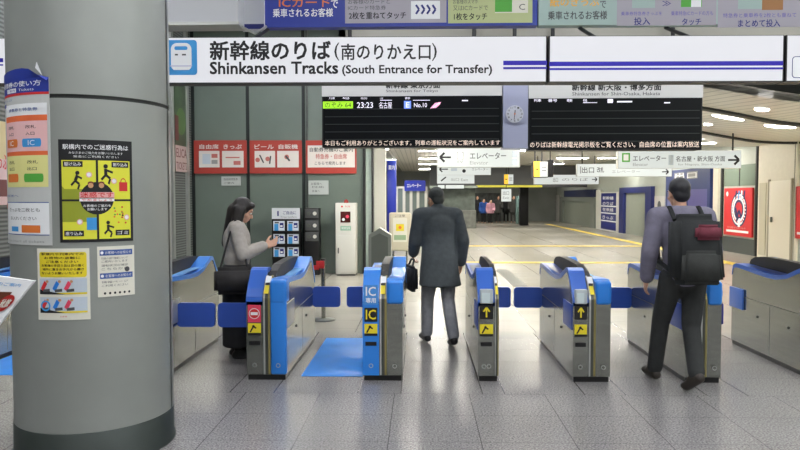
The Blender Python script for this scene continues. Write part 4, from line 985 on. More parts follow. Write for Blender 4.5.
def fish(a, u0, z0, u1, z1):
    w = u1 - u0; h = z1 - z0; c = (u0 + w * .55, z0 + h * .55)
    rd = M('poster_red', (206, 40, 46), .45)
    pn = M('poster_navy', (34, 44, 96), .5)
    a.disc(u0 + w * .12, z0 + h * .88, .07, white, 1)
    a.ring(*c, .40, .50, pn, 1.4, 40).ring(*c, .40, .45, white, 1.8, 40, 20, 300).ring(*c, .29, .36, white, 1.5, 40).ring(*c, .22, .29, pn, 1.6, 40)
    for i in range(26):
        t_ = i / 26 * 2 * pi; a.line([(c[0] + .38 * math.cos(t_), c[1] + .38 * math.sin(t_)), (c[0] + .44 * math.cos(t_), c[1] + .44 * math.sin(t_))], .04, white, 2)
    for k in range(4): a.line([(c[0] - .2 + k * .17, c[1] + .3), (c[0] - .16 + k * .17, c[1] + .55)], .08, (pn, signblue, white, pn)[k], 2.2)
    a.line([(c[0] - .2, c[1] + .05), (c[0] - .08, c[1] - .2), (c[0] + .02, c[1] - .02), (c[0] + .15, c[1] - .2)], .09, pn, 2.6).line([(c[0] - .15, c[1] - .35), (c[0], c[1] - .2)], .1, pn, 2.4)
    a.line([(c[0] + .03, c[1] - .5), (c[0] + .03, c[1] - .25)], .14, white, 2.1)
    a.rect(u0 + w * .1, z0 + h * .07, u1 - w * .1, z0 + h * .12, white, 2).text('名古屋のうまいもの', u0 + w * .14, z0 + h * .15, u1 - w * .2, z0 + h * .19, pink, 2)
wallbox('wall_poster', 725.5, 188, 754.5, 236, M('poster_red', (206, 40, 46), .45), 'red poster with a round blue and white emblem on the right wall', 'poster', art=fish)
# beige door bay
wstruct('wall_bay', 759, 150, 800, 258, beige, .06, z=(0, 3.05))
u0, z0, u1, z1 = WR(771.5, 183, 795, 262, RX)
t = tag(bpy.data.objects.new('door_1', None), kind='structure'); COL.objects.link(t); t.location = (RX - .08, -(u0 + u1) / 2, 0)
MB().bevbox((RX - .1, -u0 + .0, 0), (RX - .05, -u1, 2.05), M('door_beige', (228, 222, 208), .4), .008).build('door_leaf', t)
MB().box((RX - .105, -u0 + .06, 0), (RX - .04, -u0, 2.1), M('door_frame', (150, 144, 128), .5)).box((RX - .105, -u1 - .06, 0), (RX - .04, -u1, 2.1), M('door_frame', (150, 144, 128), .5)).build('door_frame', t)
MB().bevbox((RX - .14, -u0 - .2, .98), (RX - .1, -u0 - .14, 1.12), steel_dark, .01).build('handle', t)
wallbox('wall_panel', 761, 183, 769, 255, M('panel_beige', (196, 190, 170), .45), 'narrow beige service panel left of the beige door', 'panel', .08)
wallbox('wall_poster', 797, 186, 830, 240, M('poster_red', (206, 40, 46), .45), 'red poster cut off at the right edge beside the beige door', 'poster', art=lambda a, u0, z0, u1, z1: a.rect(u0 + .1, z0 + .1, u1 - .1, z0 + .16, white, 1))
wstruct('trim_10', 795.5, 150, 798, 258, wgreen_line, .07, z=(0, 3.05))
# navy ticket-window fascia behind the man's head
def kio(a, u0, z0, u1, z1):
    w = u1 - u0
    a.rect(u0 + w * .22, z1 - .34, u0 + w * .45, z1 - .1, grey, 1).rect(u0 + w * .52, z1 - .34, u0 + w * .75, z1 - .1, grey, 1)
    a.text('出口', u0 + w * .24, z1 - .32, u0 + w * .73, z1 - .12, white, 2, .03).rect(u0 + w * .05, z0 + .35, u0 + w * .5, z1 - .7, M('window_lilac', (120, 124, 170), .3), 1).rect(u0 + w * .55, z0 + .35, u1 - w * .05, z1 - .7, M('poster_violet', (96, 92, 150), .3), 1)
wallbox('ticket_window', 668, 169, 714, 250, M('fascia_navy', (44, 58, 110), .4), 'navy ticket window fascia with white characters behind the backpack man', 'ticket window', .12, True, kio)
wstruct('trim_11', 714.5, 150, 721, 250, beige, .08, z=(0, 3.05))
wallbox('wall_poster', 655.5, 196, 666, 236, M('poster_pale', (190, 188, 186), .5), 'pale poster with a dark figure left of the navy ticket window', 'poster', art=lambda a, u0, z0, u1, z1: a.disc((u0 + u1) / 2, z0 + .75 * (z1 - z0), .2, dgrey, 1).rect(u0 + .3, z0 + .1, u1 - .3, z0 + .6 * (z1 - z0), M('poster_plum', (130, 80, 100), .5), 1))
shm = M('shutter_grey', (136, 142, 132), .5, noise=.03)
def shut(name, px0, px1, pyt, label, frame_m, gw=.3):
    u0, z0, u1, z1 = WR(px0, pyt, px1, 245, RX)
    t = thing(name, (RX, -(u0 + u1) / 2, 0), label, 'shutter', 'shuttered shop fronts along the right wall')
    MB().box((RX - .05, -u0 - gw, 0), (RX, -u1 + gw, z1 - .25), shm).build('shutter', t)
    MB().box((RX - .16, -u0, 0), (RX, -u0 - gw, z1), frame_m).build('frame_post', t); MB().box((RX - .16, -u1 + gw, 0), (RX, -u1, z1), frame_m).build('frame_post', t)
    MB().box((RX - .16, -u0 - gw, z1 - .25), (RX, -u1 + gw, z1), frame_m).build('fascia', t)
shut('shuttered_shop', 622, 655, 187, 'closed grey shutter in a navy frame beside the blue price board', M('frame_navy', (36, 44, 104), .4), .7)
def blueboard(a, u0, z0, u1, z1):
    w, h = u1 - u0, z1 - z0
    a.rect(u0 + w * .05, z0 + h * .03, u1 - w * .05, z1 - h * .03, navy_dk, 1)
    for i, (s_, v) in enumerate((('新幹線', .8), ('のりば', .66), ('在来線', .5), ('きっぷ', .3))): a.text(s_, u0 + w * .15, z0 + h * v, u1 - w * .2, z0 + h * (v + .09), white, 2, .03)
    for v in (.62, .44, .24): a.rect(u0 + w * .05, z0 + h * v, u1 - w * .05, z0 + h * (v + .03), white, 2)
wallbox('information_board', 604, 192, 621.5, 236, offw, 'tall navy information board in a white frame on the right wall', 'board', .2, True, blueboard)
wallbox('white_post', 598, 190, 603, 232, offw, 'slim white wall post left of the navy information board', 'post', .12, True)
shut('shuttered_shop', 562, 597, 197, 'closed pale shutter under a dark fascia far along the right wall', M('frame_grey', (126, 132, 126), .4), .8)
wallbox('shop_fascia', 567, 190, 597.5, 197, M('fascia_dark', (36, 44, 76), .5), 'dark blue fascia strip above the pale shutter', 'fascia', .2)
wallbox('steel_double_door', 553, 195, 561, 224, M('steel_door', (206, 204, 200), .4), 'pale double door at the far end of the right wall', 'door', .06, True, lambda a, u0, z0, u1, z1: a.rect((u0 + u1) / 2 - .04, z0, (u0 + u1) / 2 + .04, z1, rod_m, 1).rect(u0, z0, u0 + .15, z1, dgrey, 1).rect(u1 - .15, z0, u1, z1, dgrey, 1))
wallbox('wall_notice', 541, 201, 547, 208, M('notice_yellow', (196, 186, 110), .5), 'small yellow notice at the far end of the right wall', 'notice', .05)

# ================================================================== LIGHTS
def fixture(x, y, z, sx, sy, power, label, group, col=(250, 251, 255), name='ceiling_light'):
    t = thing(name, (x, y, z), label, 'ceiling light', group)
    MB().box((x - sx / 2 - .02, y - sy / 2 - .02, z - .02), (x + sx / 2 + .02, y + sy / 2 + .02, z + .06), offw).build('housing', t)
    e = M('lamp_%d_%d' % (power * 10, col[2]), (255, 255, 255), .5, emit=power, ecol=col)
    MB().box((x - sx / 2, y - sy / 2, z - .03), (x + sx / 2, y + sy / 2, z - .018), e).build('diffuser', t)
for x in (-3.6, -.6, 2.4, 5.4, 8.2):
    for y in (-2.5, .8, 4.0, 8.6):
        fixture(x, y, HZ - .06, 1.5, .35, 38 if y < 8 else 34, 'long white ceiling light high over the entrance hall', 'ceiling lights over the entrance hall')
for x in (-3.6, -2.0): fixture(x, 12.6, HZ - .06, 1.2, .3, 50, 'white ceiling light high before the green wall', 'ceiling lights before the green wall')
for k, y in enumerate((12, 16, 20.5, 25, 30, 35, 41.5)):  # last row added past the soffit to brighten the far end
    for x in (.6, 3.4, 6.6):
        if x > 6 and y < 20: continue
        fixture(x, y, cz(x, y) - .06, 1.3, .3, 30 if y == 12 else 62, 'white ceiling light set in the low plank ceiling of the hall', 'ceiling lights of the low hall', col=(255, 250, 238))
for x, y in ((7.5, 11.5), (8.4, 13.6)): fixture(x, y, cz(x, y) - .06, 1.2,   .4, 75, 'white ceiling light low beside the right wall', 'ceiling lights beside the right wall', col=(255, 248, 232))  # out-of-view lamps added to brighten the right wall and door bay
for x, y in ((8.2, 20.5), (8.2, 25), (8.2, 30), (-.5, 12.8)): fixture(x, y, cz(x, y) - .06, 1.0, .3, 110 if x < 0 else 56, 'white ceiling light over the edge of the low hall', 'ceiling lights over the edges of the low hall', col=(255, 250, 240))  # lamps added behind signs and boards to brighten right wall and pale pillar
for y in (18, 24, 31): fixture(-2.4, y, 3.34, 2.6, .3, 60, 'long white tube light in the corridor beyond the pale pillar', 'tube lights of the far corridor')
# visible downlights in the sloped ceiling
def onceil(px, py):
    d = ray(px, py); best = None
    for i in range(400):
        t_ = 9 + i * .05; p = EYE + d * t_
        if p.y > BY and p.z >= cz(p.x, p.y): return p
    return EYE + d * 15
for k, (px, py, lx, lb) in enumerate(((762, 109, .2, 'round downlight nearest in the sloped ceiling above the beige door'), (708, 124, .16, 'small round downlight beside the right departure board'), (728, 117, .6, 'long recessed lamp in the sloped ceiling right of the board'), (780, 126.5, .6, 'long recessed lamp in the sloped ceiling at the right edge'))):
    p = onceil(px, py); t = thing('downlight', (p.x, p.y, p.z - .02), lb, 'downlight', 'downlights in the sloped ceiling')
    n = 24; mb = MB(); vs = []
    for dz in (-.015, .02): vs += [(p.x + lx * .5 * math.cos(2 * pi * i / n), p.y + .14 * math.sin(2 * pi * i / n), cz(p.x + lx * .5 * math.cos(2 * pi * i / n), p.y) + dz) for i in range(n)]
    mb.add(vs, [list(range(n))] + [(i, (i + 1) % n, n + (i + 1) % n, n + i) for i in range(n)], M('downlight_glow', (255, 255, 250), .5, emit=10)); mb.build('lens', t)

# ================================================================== PEOPLE
def capsule(mb, p, q, r0, r1, m, n=12):
    p, q = Vector(p), Vector(q)
    if (q - p).length < 1e-4: q = p + Vector((0, 0, 1e-3))
    mb.tube(p, q, r0, m, n, r1)
    for c, r in ((p, r0), (q, r1)): ell(mb, c, (r, r, r), m)
def ell(mb, c, r, m, rot=None, sub=2):
    bm = bmesh.new(); bmesh.ops.create_icosphere(bm, subdivisions=sub, radius=1)
    R = rot.to_matrix() if isinstance(rot, Euler) else (rot or Matrix.Identity(3))
    for v in bm.verts: v.co = Vector(c) + R @ Vector((v.co.x * r[0], v.co.y * r[1], v.co.z * r[2]))
    mb.frombm(bm, m, True)
def etube(mb, secs, n=24):
    vs = []
    for c, rx, ry in secs: vs += [(c[0] + rx * math.cos(2 * pi * i / n), c[1] + ry * math.sin(2 * pi * i / n), c[2]) for i in range(n)]
    k = len(secs)
    mb.add(vs, [(a * n + i, a * n + (i + 1) % n, (a + 1) * n + (i + 1) % n, (a + 1) * n + i) for a in range(k - 1) for i in range(n)] + [list(range(n)), list(range((k - 1) * n, k * n))], skin)
def fuse(mb, name, m, voxel, smooth, T, parent=None, loc=None, disp=None):
    """union of the collected solids as one smooth skin; T: local -> world matrix"""
    me = bpy.data.meshes.new(name); me.from_pydata([tuple(v) for v in mb.v], [], mb.f)
    bm = bmesh.new(); bm.from_mesh(me); bmesh.ops.recalc_face_normals(bm, faces=bm.faces); bm.to_mesh(me); bm.free()
    o = bpy.data.objects.new(name, me); COL.objects.link(o)
    r = o.modifiers.new('r', 'REMESH'); r.mode = 'VOXEL'; r.voxel_size = voxel; r.use_smooth_shade = True
    s = o.modifiers.new('s', 'SMOOTH'); s.factor = .5; s.iterations = smooth
    dg = bpy.context.evaluated_depsgraph_get(); dg.update()
    me2 = bpy.data.meshes.new_from_object(o.evaluated_get(dg)); bpy.data.objects.remove(o); bpy.data.meshes.remove(me)
    W = wloc(parent) if parent is not None else Vector(loc)
    if disp:
        for v in me2.vertices: v.co = disp(v.co)
    for v in me2.vertices: v.co = (T @ v.co) - W
    me2.materials.clear(); me2.materials.append(m); me2.name = name
    for p in me2.polygons: p.use_smooth = True; p.material_index = 0
    o = bpy.data.objects.new(name, me2); COL.objects.link(o)
    if parent is not None: o.parent = parent
    else: o.location = W
    return o
skin = M('skin', (206, 160, 134), .5, noise=.05)
def hand(mb, w, d, nrm, thumb, curl, s=1.0):
    """palm and five fingers: w wrist, d hand direction, nrm palm normal (towards the curl), thumb side vector"""
    w, d, nrm, th = Vector(w), Vector(d).normalized(), Vector(nrm).normalized(), Vector(thumb).normalized()
    R = Matrix((th, d, nrm)).transposed()
    ell(mb, w + d * .045 * s, (.042 * s, .055 * s, .019 * s), skin, R)
    for i, (L, off) in enumerate(((.072, .03), (.08, .01), (.074, -.011), (.058, -.031))):
        b = w + d * .085 * s + th * off * s; dd = d.copy()
        for k, f_ in enumerate((.45, .32, .23)):
            dd = (dd * math.cos(curl) + nrm * math.sin(curl)).normalized() if k or curl > .6 else (dd * math.cos(curl * .5) + nrm * math.sin(curl * .5)).normalized()
            e = b + dd * L * f_ * s; capsule(mb, b, e, .0095 * s, .0085 * s, skin, 8); b = e
    b = w + d * .03 * s + th * .035 * s; e = b + (th * .7 + d * .7 + nrm * .3).normalized() * .045 * s; capsule(mb, b, e, .013 * s, .011 * s, skin, 8)
    e2 = e + (d * .9 + nrm * .5).normalized() * .03 * s; capsule(mb, e, e2, .011 * s, .009 * s, skin, 8)
def head_parts(mb, c, R, s=1):
    f = lambda v: Vector(c) + R @ (Vector(v) * s)
    ell(mb, f((0, -.012, .03)), (.076 * s, .096 * s, .095 * s), skin, R, 3)
    ell(mb, f((0, .03, -.045)), (.056 * s, .06 * s, .066 * s), skin, R, 3)
    ell(mb, f((0, .05, -.08)), (.03 * s, .03 * s, .024 * s), skin, R)
    capsule(mb, f((0, .082, .012)), f((0, .102, -.026)), .009 * s, .014 * s, skin, 8)
    ell(mb, f((0, .078, -.055)), (.024 * s, .014 * s, .012 * s), skin, R)
    ell(mb, f((0, .07, .03)), (.058 * s, .02 * s, .014 * s), skin, R)
    for q in (-1, 1): ell(mb, f((q * .078, -.01, -.01)), (.009 * s, .02 * s, .032 * s), skin, R); ell(mb, f((q * .045, .05, -.03)), (.024 * s, .02 * s, .024 * s), skin, R)
def face_parts(c, R, T, parent, s=1):
    f = lambda v: Vector(c) + R @ (Vector(v) * s)
    ew, ed, lp = M('eye_white', (226, 222, 216), .3), M('eye_dark', (30, 22, 18), .3), M('lips', (170, 100, 92), .5)
    for q in (-1, 1):
        mb = MB(); ell(mb, T @ f((q * .032, .077, .008)), (.012, .012, .009), ew); ell(mb, T @ f((q * .032, .0865, .008)), (.006, .006, .006), ed); mb.build('eye', parent)
        mb = MB(); mb.tube(T @ f((q * .018, .09, .03)), T @ f((q * .05, .078, .031)), .0045, ed, 8); mb.build('eyebrow', parent)
    mb = MB(); mb.tube(T @ f((-.022, .088, -.056)), T @ f((.022, .088, -.056)), .005, lp, 8); mb.build('lips', parent)
def person(loc, heading, J, label, cloth, size=1.0, headrot=(0, 0, 0), voxel=.0075, hands=(), face=True, group=None):
    """J: joints in local axes (x right, y forward, z up). Body is one skin; clothing and hair are children."""
    T = Matrix.Translation(Vector(loc)) @ Matrix.Rotation(heading, 4, 'Z') @ Matrix.Scale(size, 4)
    j = {k: Vector(v) for k, v in J.items()}
    HR = Euler([rad(a) for a in headrot], 'XYZ').to_matrix()
    mb = MB()
    head_parts(mb, j['head'], HR)
    capsule(mb, j['neck'], j['head'] + HR @ Vector((0, -.02, -.04)), .052, .05, skin)
    ch = (j['sl'] + j['sr']) / 2
    ell(mb, j['chest'], (.15, .105, .19), skin, sub=3); ell(mb, (j['chest'] + j['pelvis']) / 2, (.125, .095, .17), skin, sub=3); ell(mb, j['pelvis'], (.15, .11, .13), skin, sub=3)
    capsule(mb, j['chest'] + Vector((0, 0, .1)), j['neck'], .06, .05, skin)
    for a in 'lr':
        capsule(mb, ch, j['s' + a], .06, .052, skin); capsule(mb, j['s' + a], j['e' + a], .047, .037, skin); capsule(mb, j['e' + a], j['w' + a], .037, .025, skin)
        capsule(mb, j['pelvis'], j['h' + a], .09, .085, skin); capsule(mb, j['h' + a], j['k' + a], .08, .052, skin); capsule(mb, j['k' + a], j['a' + a], .05, .035, skin); capsule(mb, j['a' + a], j['t' + a], .035, .026, skin)
    for a, d, nrm, th, curl in hands: hand(mb, j['w' + a], d, nrm, th, curl)
    body = fuse(mb, 'person', skin, voxel, 2, T, loc=loc); tag(body, label, 'person', group)
    if face: face_parts(j['head'], HR, T, body)
    for name, m, fn, vx, sm in cloth:
        mb = MB(); fn(mb, j, HR); fuse(mb, name, m, vx, sm, T, parent=body)
    return body, T, j
def fabric(name, col): return M(name, col, .85, noise=.12, nscale=18, bump=.25, bscale=30)
def torso(mb, j, g=.02, hem=None):
    ch = (j['sl'] + j['sr']) / 2
    ell(mb, j['chest'], (.165 + g, .115 + g, .2), skin, sub=3); ell(mb, (j['chest'] + j['pelvis']) / 2, (.14 + g, .108 + g, .2), skin, sub=3); ell(mb, j['pelvis'], (.155 + g, .12 + g, .12), skin, sub=3)
    for a in 'lr': capsule(mb, ch + Vector((0, 0, .0)), j['s' + a], .07 + g, .058 + g, skin)
    capsule(mb, j['chest'] + Vector((0, 0, .1)), j['neck'] - Vector((0, 0, .02)), .085, .062, skin)
def sleeves(mb, j, g=.018, end=.93, which='lr'):
    for a in which:
        w = j['e' + a].lerp(j['w' + a], end)
        capsule(mb, j['s' + a], j['e' + a], .055 + g, .045 + g, skin); capsule(mb, j['e' + a], w, .044 + g, .034 + g, skin)
def trousers(mb, j, g=.016, flare=0):
    ell(mb, j['pelvis'], (.15 + g, .115 + g, .13), skin, sub=3)
    for a in 'lr':
        capsule(mb, j['pelvis'], j['h' + a], .095 + g, .09 + g, skin); capsule(mb, j['h' + a], j['k' + a], .087 + g, .06 + g, skin)
        capsule(mb, j['k' + a], j['a' + a] + (j['k' + a] - j['a' + a]) * .06, .058 + g, .05 + g + flare, skin)
def shoes(mb, j, g=0):
    for a in 'lr':
        A, Tt = j['a' + a], j['t' + a]; d = (Tt - A); d.z = 0 if abs(d.z) < .06 else d.z; dn = (Tt - A).normalized()
        sole = Vector((0, 0, -.03))
        heel = A + Vector((0, 0, -.045)) - dn * .03 if abs((Tt - A).z) < .09 else A - dn * .02 + Vector((0, -.03, -.02))
        capsule(mb, heel, Tt, .042, .04, skin); capsule(mb, A, A.lerp(Tt, .5), .048, .042, skin); ell(mb, Tt, (.046, .05, .034), skin)

# --- woman looking at her phone (faces the right of the picture)
wl_ = PF(238, 357)
HL = {'pelvis': (0, 0, .86), 'chest': (0, .0, 1.16), 'neck': (0, .015, 1.345), 'head': (0, .065, 1.455), 'sl': (-.16, .0, 1.29), 'sr': (.16, .0, 1.29), 'el': (-.21, .06, 1.03), 'er': (.21, .06, 1.03),
      'wl': (-.12, .27, 1.10), 'wr': (.10, .27, 1.12), 'hl': (-.085, 0, .82), 'hr': (.085, 0, .82), 'kl': (-.085, .02, .46), 'kr': (.085, .02, .46), 'al': (-.08, -.02, .075), 'ar': (.08, .01, .075), 'tl': (-.09, .12, .04), 'tr': (.09, .15, .04)}
whair = M('dark_hair', (30, 24, 22), .45, noise=.2, nscale=30, bump=.3, bscale=60, stretch=(1, 1, .15))
def f_top(mb, j, R): torso(mb, j, .022); sleeves(mb, j, .022, .9)
def f_skirt(mb, j, R):
    ell(mb, j['pelvis'], (.165, .13, .15), skin, sub=3)
    etube(mb, [((0, 0, .93), .175, .14), ((0, 0, .82), .205, .155), ((0, .01, .6), .2, .155), ((0, .01, .12), .185, .16)])
def f_legs(mb, j, R):
    for a in 'lr': capsule(mb, j['k' + a], j['a' + a] + Vector((0, 0, .02)), .06, .045, skin)
def f_hair_long(mb, j, R):
    f = lambda v: j['head'] + R @ Vector(v)
    ell(mb, f((0, -.025, .04)), (.092, .1, .098), skin, R, 3); ell(mb, f((0, -.07, -.04)), (.09, .065, .12), skin, R, 3)
    for q in (-1, 1):
        capsule(mb, f((q * .08, -.01, .02)), f((q * .09, .02, -.15)), .03, .03, skin); capsule(mb, f((q * .07, -.06, 0)), Vector((q * .1, -.04, 1.2)), .045, .03, skin)
    capsule(mb, f((0, -.08, -.02)), Vector((0, -.09, 1.14)), .075, .06, skin, 16); capsule(mb, f((-.05, .06, .085)), f((.05, .06, .085)), .03, .03, skin)
wb, WT, wj = person((wl_.x, wl_.y, 0), rad(-90 + 14), HL, 'woman with long dark hair in a pale grey top looking down at a phone',
    (('top', fabric('top_grey', (168, 162, 154)), f_top, .012, 4), ('skirt', fabric('skirt_black', (30, 30, 33)), f_skirt, .014, 6), ('leggings', fabric('leggings_black', (26, 26, 28)), f_legs, .012, 3), ('shoes', M('shoe_black', (18, 18, 20), .4), lambda mb, j, R: shoes(mb, j), .009, 2), ('hair', whair, f_hair_long, .01, 3)),
    size=1.035, headrot=(-24, 0, 0), hands=(('l', (.25, .9, .25), (.6, -.2, .5), (.2, -.1, .9), .55), ('r', (-.25, .9, .2), (-.6, -.2, .5), (-.2, -.1, .9), .55)))
c = WT @ Vector((-.005, .375, 1.165)); R = Matrix.Rotation(rad(-90 + 14), 4, 'Z') @ Matrix.Rotation(rad(38), 4, 'X')
mb = MB(); bm = bmesh.new(); bmesh.ops.create_cube(bm, size=1)
for v in bm.verts: v.co = Vector((v.co.x * .075, v.co.y * .15, v.co.z * .009))
bmesh.ops.bevel(bm, geom=bm.edges[:], offset=.003, segments=2, affect='EDGES'); mb.frombm(bm, black, False, Matrix.Translation(c) @ R)
ph = mb.build('phone', None, c); tag(ph, 'dark phone held in both hands by the woman', 'phone')
mb = MB(); mb.add([Matrix.Translation(c) @ R @ Vector(v) for v in ((-.033, -.068, .0052), (.033, -.068, .0052), (.033, .068, .0052), (-.033, .068, .0052))], [(0, 1, 2, 3)], M('phone_screen', (190, 200, 214), .2, emit=.4)); mb.build('screen', ph)
# her shoulder bag
def bag(T, c, sx, sy, sz_, m, label, strap, name='shoulder_bag', cat='bag'):
    c = Vector(c); loc = T @ (c - Vector((0, 0, sz_ / 2)))
    t = thing(name, loc, label, cat)
    mb = MB(); bm = bmesh.new(); bmesh.ops.create_cube(bm, size=1)
    for v in bm.verts: v.co = Vector((v.co.x * sx * (1 - .12 * (v.co.z > 0)), v.co.y * sy, v.co.z * sz_)) + c
    bmesh.ops.bevel(bm, geom=bm.edges[:], offset=min(sx, sy, sz_) * .3, segments=4, affect='EDGES'); mb.frombm(bm, m, True, T); mb.build('body', t)
    mb = MB()
    for p, q in zip(strap, strap[1:]): mb.tube(T @ Vector(p), T @ Vector(q), .011, m, 8)
    mb.build('strap', t)
    return t
bag(WT, (.265, -.03, .80), .13, .36, .26, fabric('bag_charcoal', (44, 42, 42)), 'charcoal handbag hanging from the shoulder of the woman', ((.27, -.15, .92), (.215, -.06, 1.24), (.16, -.01, 1.375), (.2, .05, 1.22), (.27, .1, .92)))

# --- man walking away through the centre passage
p1 = PF(439.5, 344.5)
HC = {'pelvis': (0, 0, .93), 'chest': (0, .05, 1.25), 'neck': (0, .09, 1.455), 'head': (-.01, .14, 1.575), 'sl': (-.2, .07, 1.40), 'sr': (.2, .07, 1.40), 'el': (-.25, .1, 1.12), 'er': (.265, .0, 1.12),
      'wl': (-.22, .3, .98), 'wr': (.27, .1, .88), 'hl': (-.09, 0, .9), 'hr': (.09, 0, .9), 'kl': (-.1, .13, .5), 'kr': (.1, .02, .5), 'al': (-.1, .16, .085), 'ar': (.1, -.2, .11), 'tl': (-.11, .32, .045), 'tr': (.11, -.07, .04)}
def f_coat(mb, j, R):
    torso(mb, j, .034); sleeves(mb, j, .03, .95)
    etube(mb, [((0, .05, 1.28), .19, .14), ((0, .03, 1.1), .185, .145), ((0, .01, .95), .2, .16), ((0, .01, .80), .215, .175), ((.01, .0, .64), .235, .19)])
    capsule(mb, j['neck'] - Vector((0, .02, .05)), j['neck'] + Vector((0, -.01, .02)), .085, .075, skin)
def f_hair_short(mb, j, R):
    f = lambda v: j['head'] + R @ Vector(v)
    ell(mb, f((0, -.028, .045)), (.086, .096, .092), skin, R, 3); ell(mb, f((0, -.06, -.01)), (.074, .05, .07), skin, R, 3)
mc, MT, mj = person((p1.x, p1.y, 0), rad(14), HC, 'man in a dark coat walking away between the centre gates',
    (('coat', fabric('coat_slate', (76, 82, 85)), f_coat, .012, 14), ('trousers', fabric('trousers_grey', (150, 152, 158)), lambda mb, j, R: trousers(mb, j), .012, 3), ('shoes', M('shoe_black', (18, 18, 20), .4), lambda mb, j, R: shoes(mb, j), .009, 2), ('hair', M('grey_dark_hair', (54, 58, 56), .6, noise=.25, nscale=40), f_hair_short, .009, 2)),
    size=1.03, headrot=(-12, 0, 16), hands=(('l', (.1, .5, -.85), (.8, .1, -.1), (.1, .9, .3), .7), ('r', (.05, .35, -.93), (-.9, .1, -.1), (-.1, .9, .2), .45)))
bag(MT, (-.25, .31, .70), .10, .36, .28, fabric('bag_black', (36, 40, 46)), 'dark briefcase carried by the man in the dark coat', ((-.25, .21, .83), (-.225, .25, .905), (-.225, .37, .905), (-.25, .41, .83)), 'briefcase')

# --- man with backpack walking away on the right
p2 = PF(687, 392.5)
HB = {'pelvis': (0, .1, .95), 'chest': (0, .15, 1.28), 'neck': (0, .18, 1.49), 'head': (-.005, .215, 1.61), 'sl': (-.205, .16, 1.425), 'sr': (.205, .16, 1.425), 'el': (-.27, .13, 1.13), 'er': (.26, .12, 1.14),
      'wl': (-.25, .24, .90), 'wr': (.23, .2, .93), 'hl': (-.095, .1, .92), 'hr': (.095, .1, .92), 'kl': (-.1, .3, .53), 'kr': (.07, .1, .52), 'al': (-.1, .42, .085), 'ar': (.035, -.09, .16), 'tl': (-.11, .58, .045), 'tr': (.0, .015, .05)}
def f_shirt(mb, j, R): torso(mb, j, .024); sleeves(mb, j, .026, .92)
rb_, RT, rj = person((p2.x, p2.y, 0), rad(3), HB, 'man in a lilac-grey shirt walking towards the gates wearing a backpack',
    (('shirt', fabric('shirt_lilac', (114, 111, 128)), f_shirt, .012, 4), ('trousers', fabric('trousers_charcoal', (46, 48, 48)), lambda mb, j, R: trousers(mb, j), .012, 3), ('shoes', M('shoe_brown', (50, 44, 38), .5), lambda mb, j, R: shoes(mb, j), .009, 2), ('hair', M('black_hair', (28, 28, 34), .5, noise=.2, nscale=40), f_hair_short, .009, 2)),
    size=1.04, headrot=(-6, 0, 4), hands=(('l', (.0, .3, -.95), (.9, .1, 0), (.1, .95, .2), .5), ('r', (-.1, .6, -.8), (-.9, .1, -.1), (0, .8, .5), .6)))
t = thing('backpack', RT @ Vector((0, -.08, .93)), 'large black backpack with a dull red pocket on the back of the walking man', 'backpack')
bp = fabric('backpack_black', (32, 35, 36))
def rb3(c, s, m, name, par, r=.06, tilt=0):
    mb = MB(); bm = bmesh.new(); bmesh.ops.create_cube(bm, size=1)
    for v in bm.verts: v.co = Vector((v.co.x * s[0] * (1 - .1 * (v.co.z > 0)), v.co.y * s[1] * (1 - .2 * (v.co.z > 0)), v.co.z * s[2]))
    bmesh.ops.bevel(bm, geom=bm.edges[:], offset=r, segments=5, affect='EDGES'); mb.frombm(bm, m, True, RT @ Matrix.Translation(Vector(c)) @ Matrix.Rotation(rad(tilt), 4, 'X')); return mb.build(name, par)
rb3((-.0, -.1, 1.17), (.42, .22, .56), bp, 'body', t, .06, -6)
rb3((-.0, -.22, 1.04), (.33, .09, .26), fabric('backpack_pocket', (42, 44, 42)), 'pocket', t, .035, -6)
rb3((.06, -.195, 1.31), (.22, .06, .12), fabric('backpack_red', (110, 46, 60)), 'top_pocket', t, .025, -6)
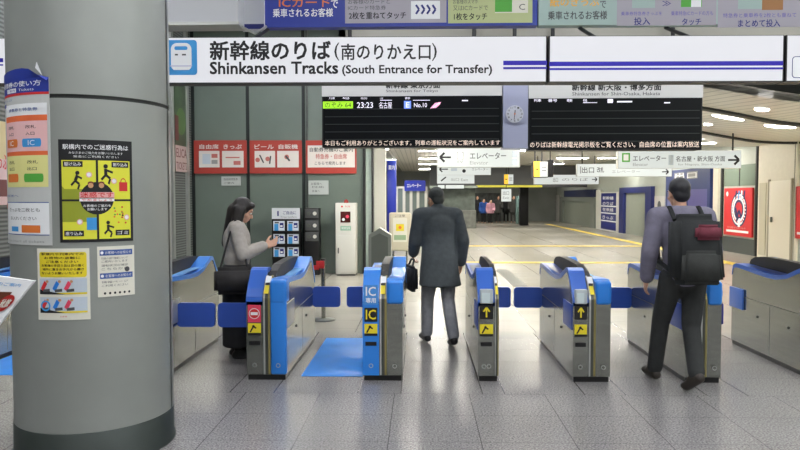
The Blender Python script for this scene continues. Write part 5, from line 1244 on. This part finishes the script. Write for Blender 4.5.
for q in (-1, 1):
    mb = MB(); pts = [(q * .12, .0, 1.40), (q * .12, .1, 1.495), (q * .12, .2, 1.49), (q * .13, .295, 1.38), (q * .14, .30, 1.2), (q * .17, .2, 1.05), (q * .16, .0, 1.0)]
    for p, r in zip(pts, pts[1:]): mb.tube(RT @ Vector(p), RT @ Vector(r), .02, bp, 8)
    mb.build('strap', t)

# --- people far off at the end of the hall
def far_person(px, py, coat, legs, label, h=1.7, face=pi, group=None):
    p = PF(px, py); k = h / 1.7
    J = {a: tuple(Vector(b) * k) for a, b in HC.items()}
    J['al'] = (-.1 * k, .05 * k, .085 * k); J['kl'] = (-.1 * k, .04 * k, .5 * k); J['tl'] = (-.11 * k, .2 * k, .045 * k); J['ar'] = (.1 * k, -.03 * k, .085 * k); J['tr'] = (.11 * k, .12 * k, .045 * k)
    person((p.x, p.y, 0), face, J, label, (('coat', coat, f_coat, .03, 2), ('trousers', legs, lambda mb, j, R: trousers(mb, j), .03, 2), ('hair', whair, f_hair_short, .025, 1)), voxel=.024, hands=(), face=False, group=group)
dk = fabric('coat_black', (30, 32, 34)); dk2 = fabric('coat_dark_grey', (62, 62, 60))
far_person(483.5, 223.5, fabric('coat_blue', (40, 82, 160)), dk, 'distant person in a blue coat at the end of the hall', 1.5)
far_person(490.5, 223.8, fabric('coat_pink', (214, 160, 176)), dk, 'distant person in a pink coat at the end of the hall', 1.45)
far_person(477, 223, dk, dk2, 'distant person in dark clothes left of the blue coat')
far_person(498, 223, dk2, dk, 'distant person in a grey coat right of the pink coat')
far_person(506, 222.5, dk, dk, 'distant person in black under the small square sign')
far_person(513, 223, dk2, dk2, 'distant person in dark grey near the shop pillar')

# ================================================================== WORLD AND VIEW
w = bpy.data.worlds.new('world'); S.world = w; w.use_nodes = True
w.node_tree.nodes['Background'].inputs[0].default_value = (.5, .5, .5, 1); w.node_tree.nodes['Background'].inputs[1].default_value = .1
S.view_settings.view_transform = 'Standard'; S.view_settings.look = 'None'; S.view_settings.exposure = 0; S.view_settings.gamma = 1; S.view_settings.use_curve_mapping = False
S.cycles.use_denoising = True
S.cycles.max_bounces = 8
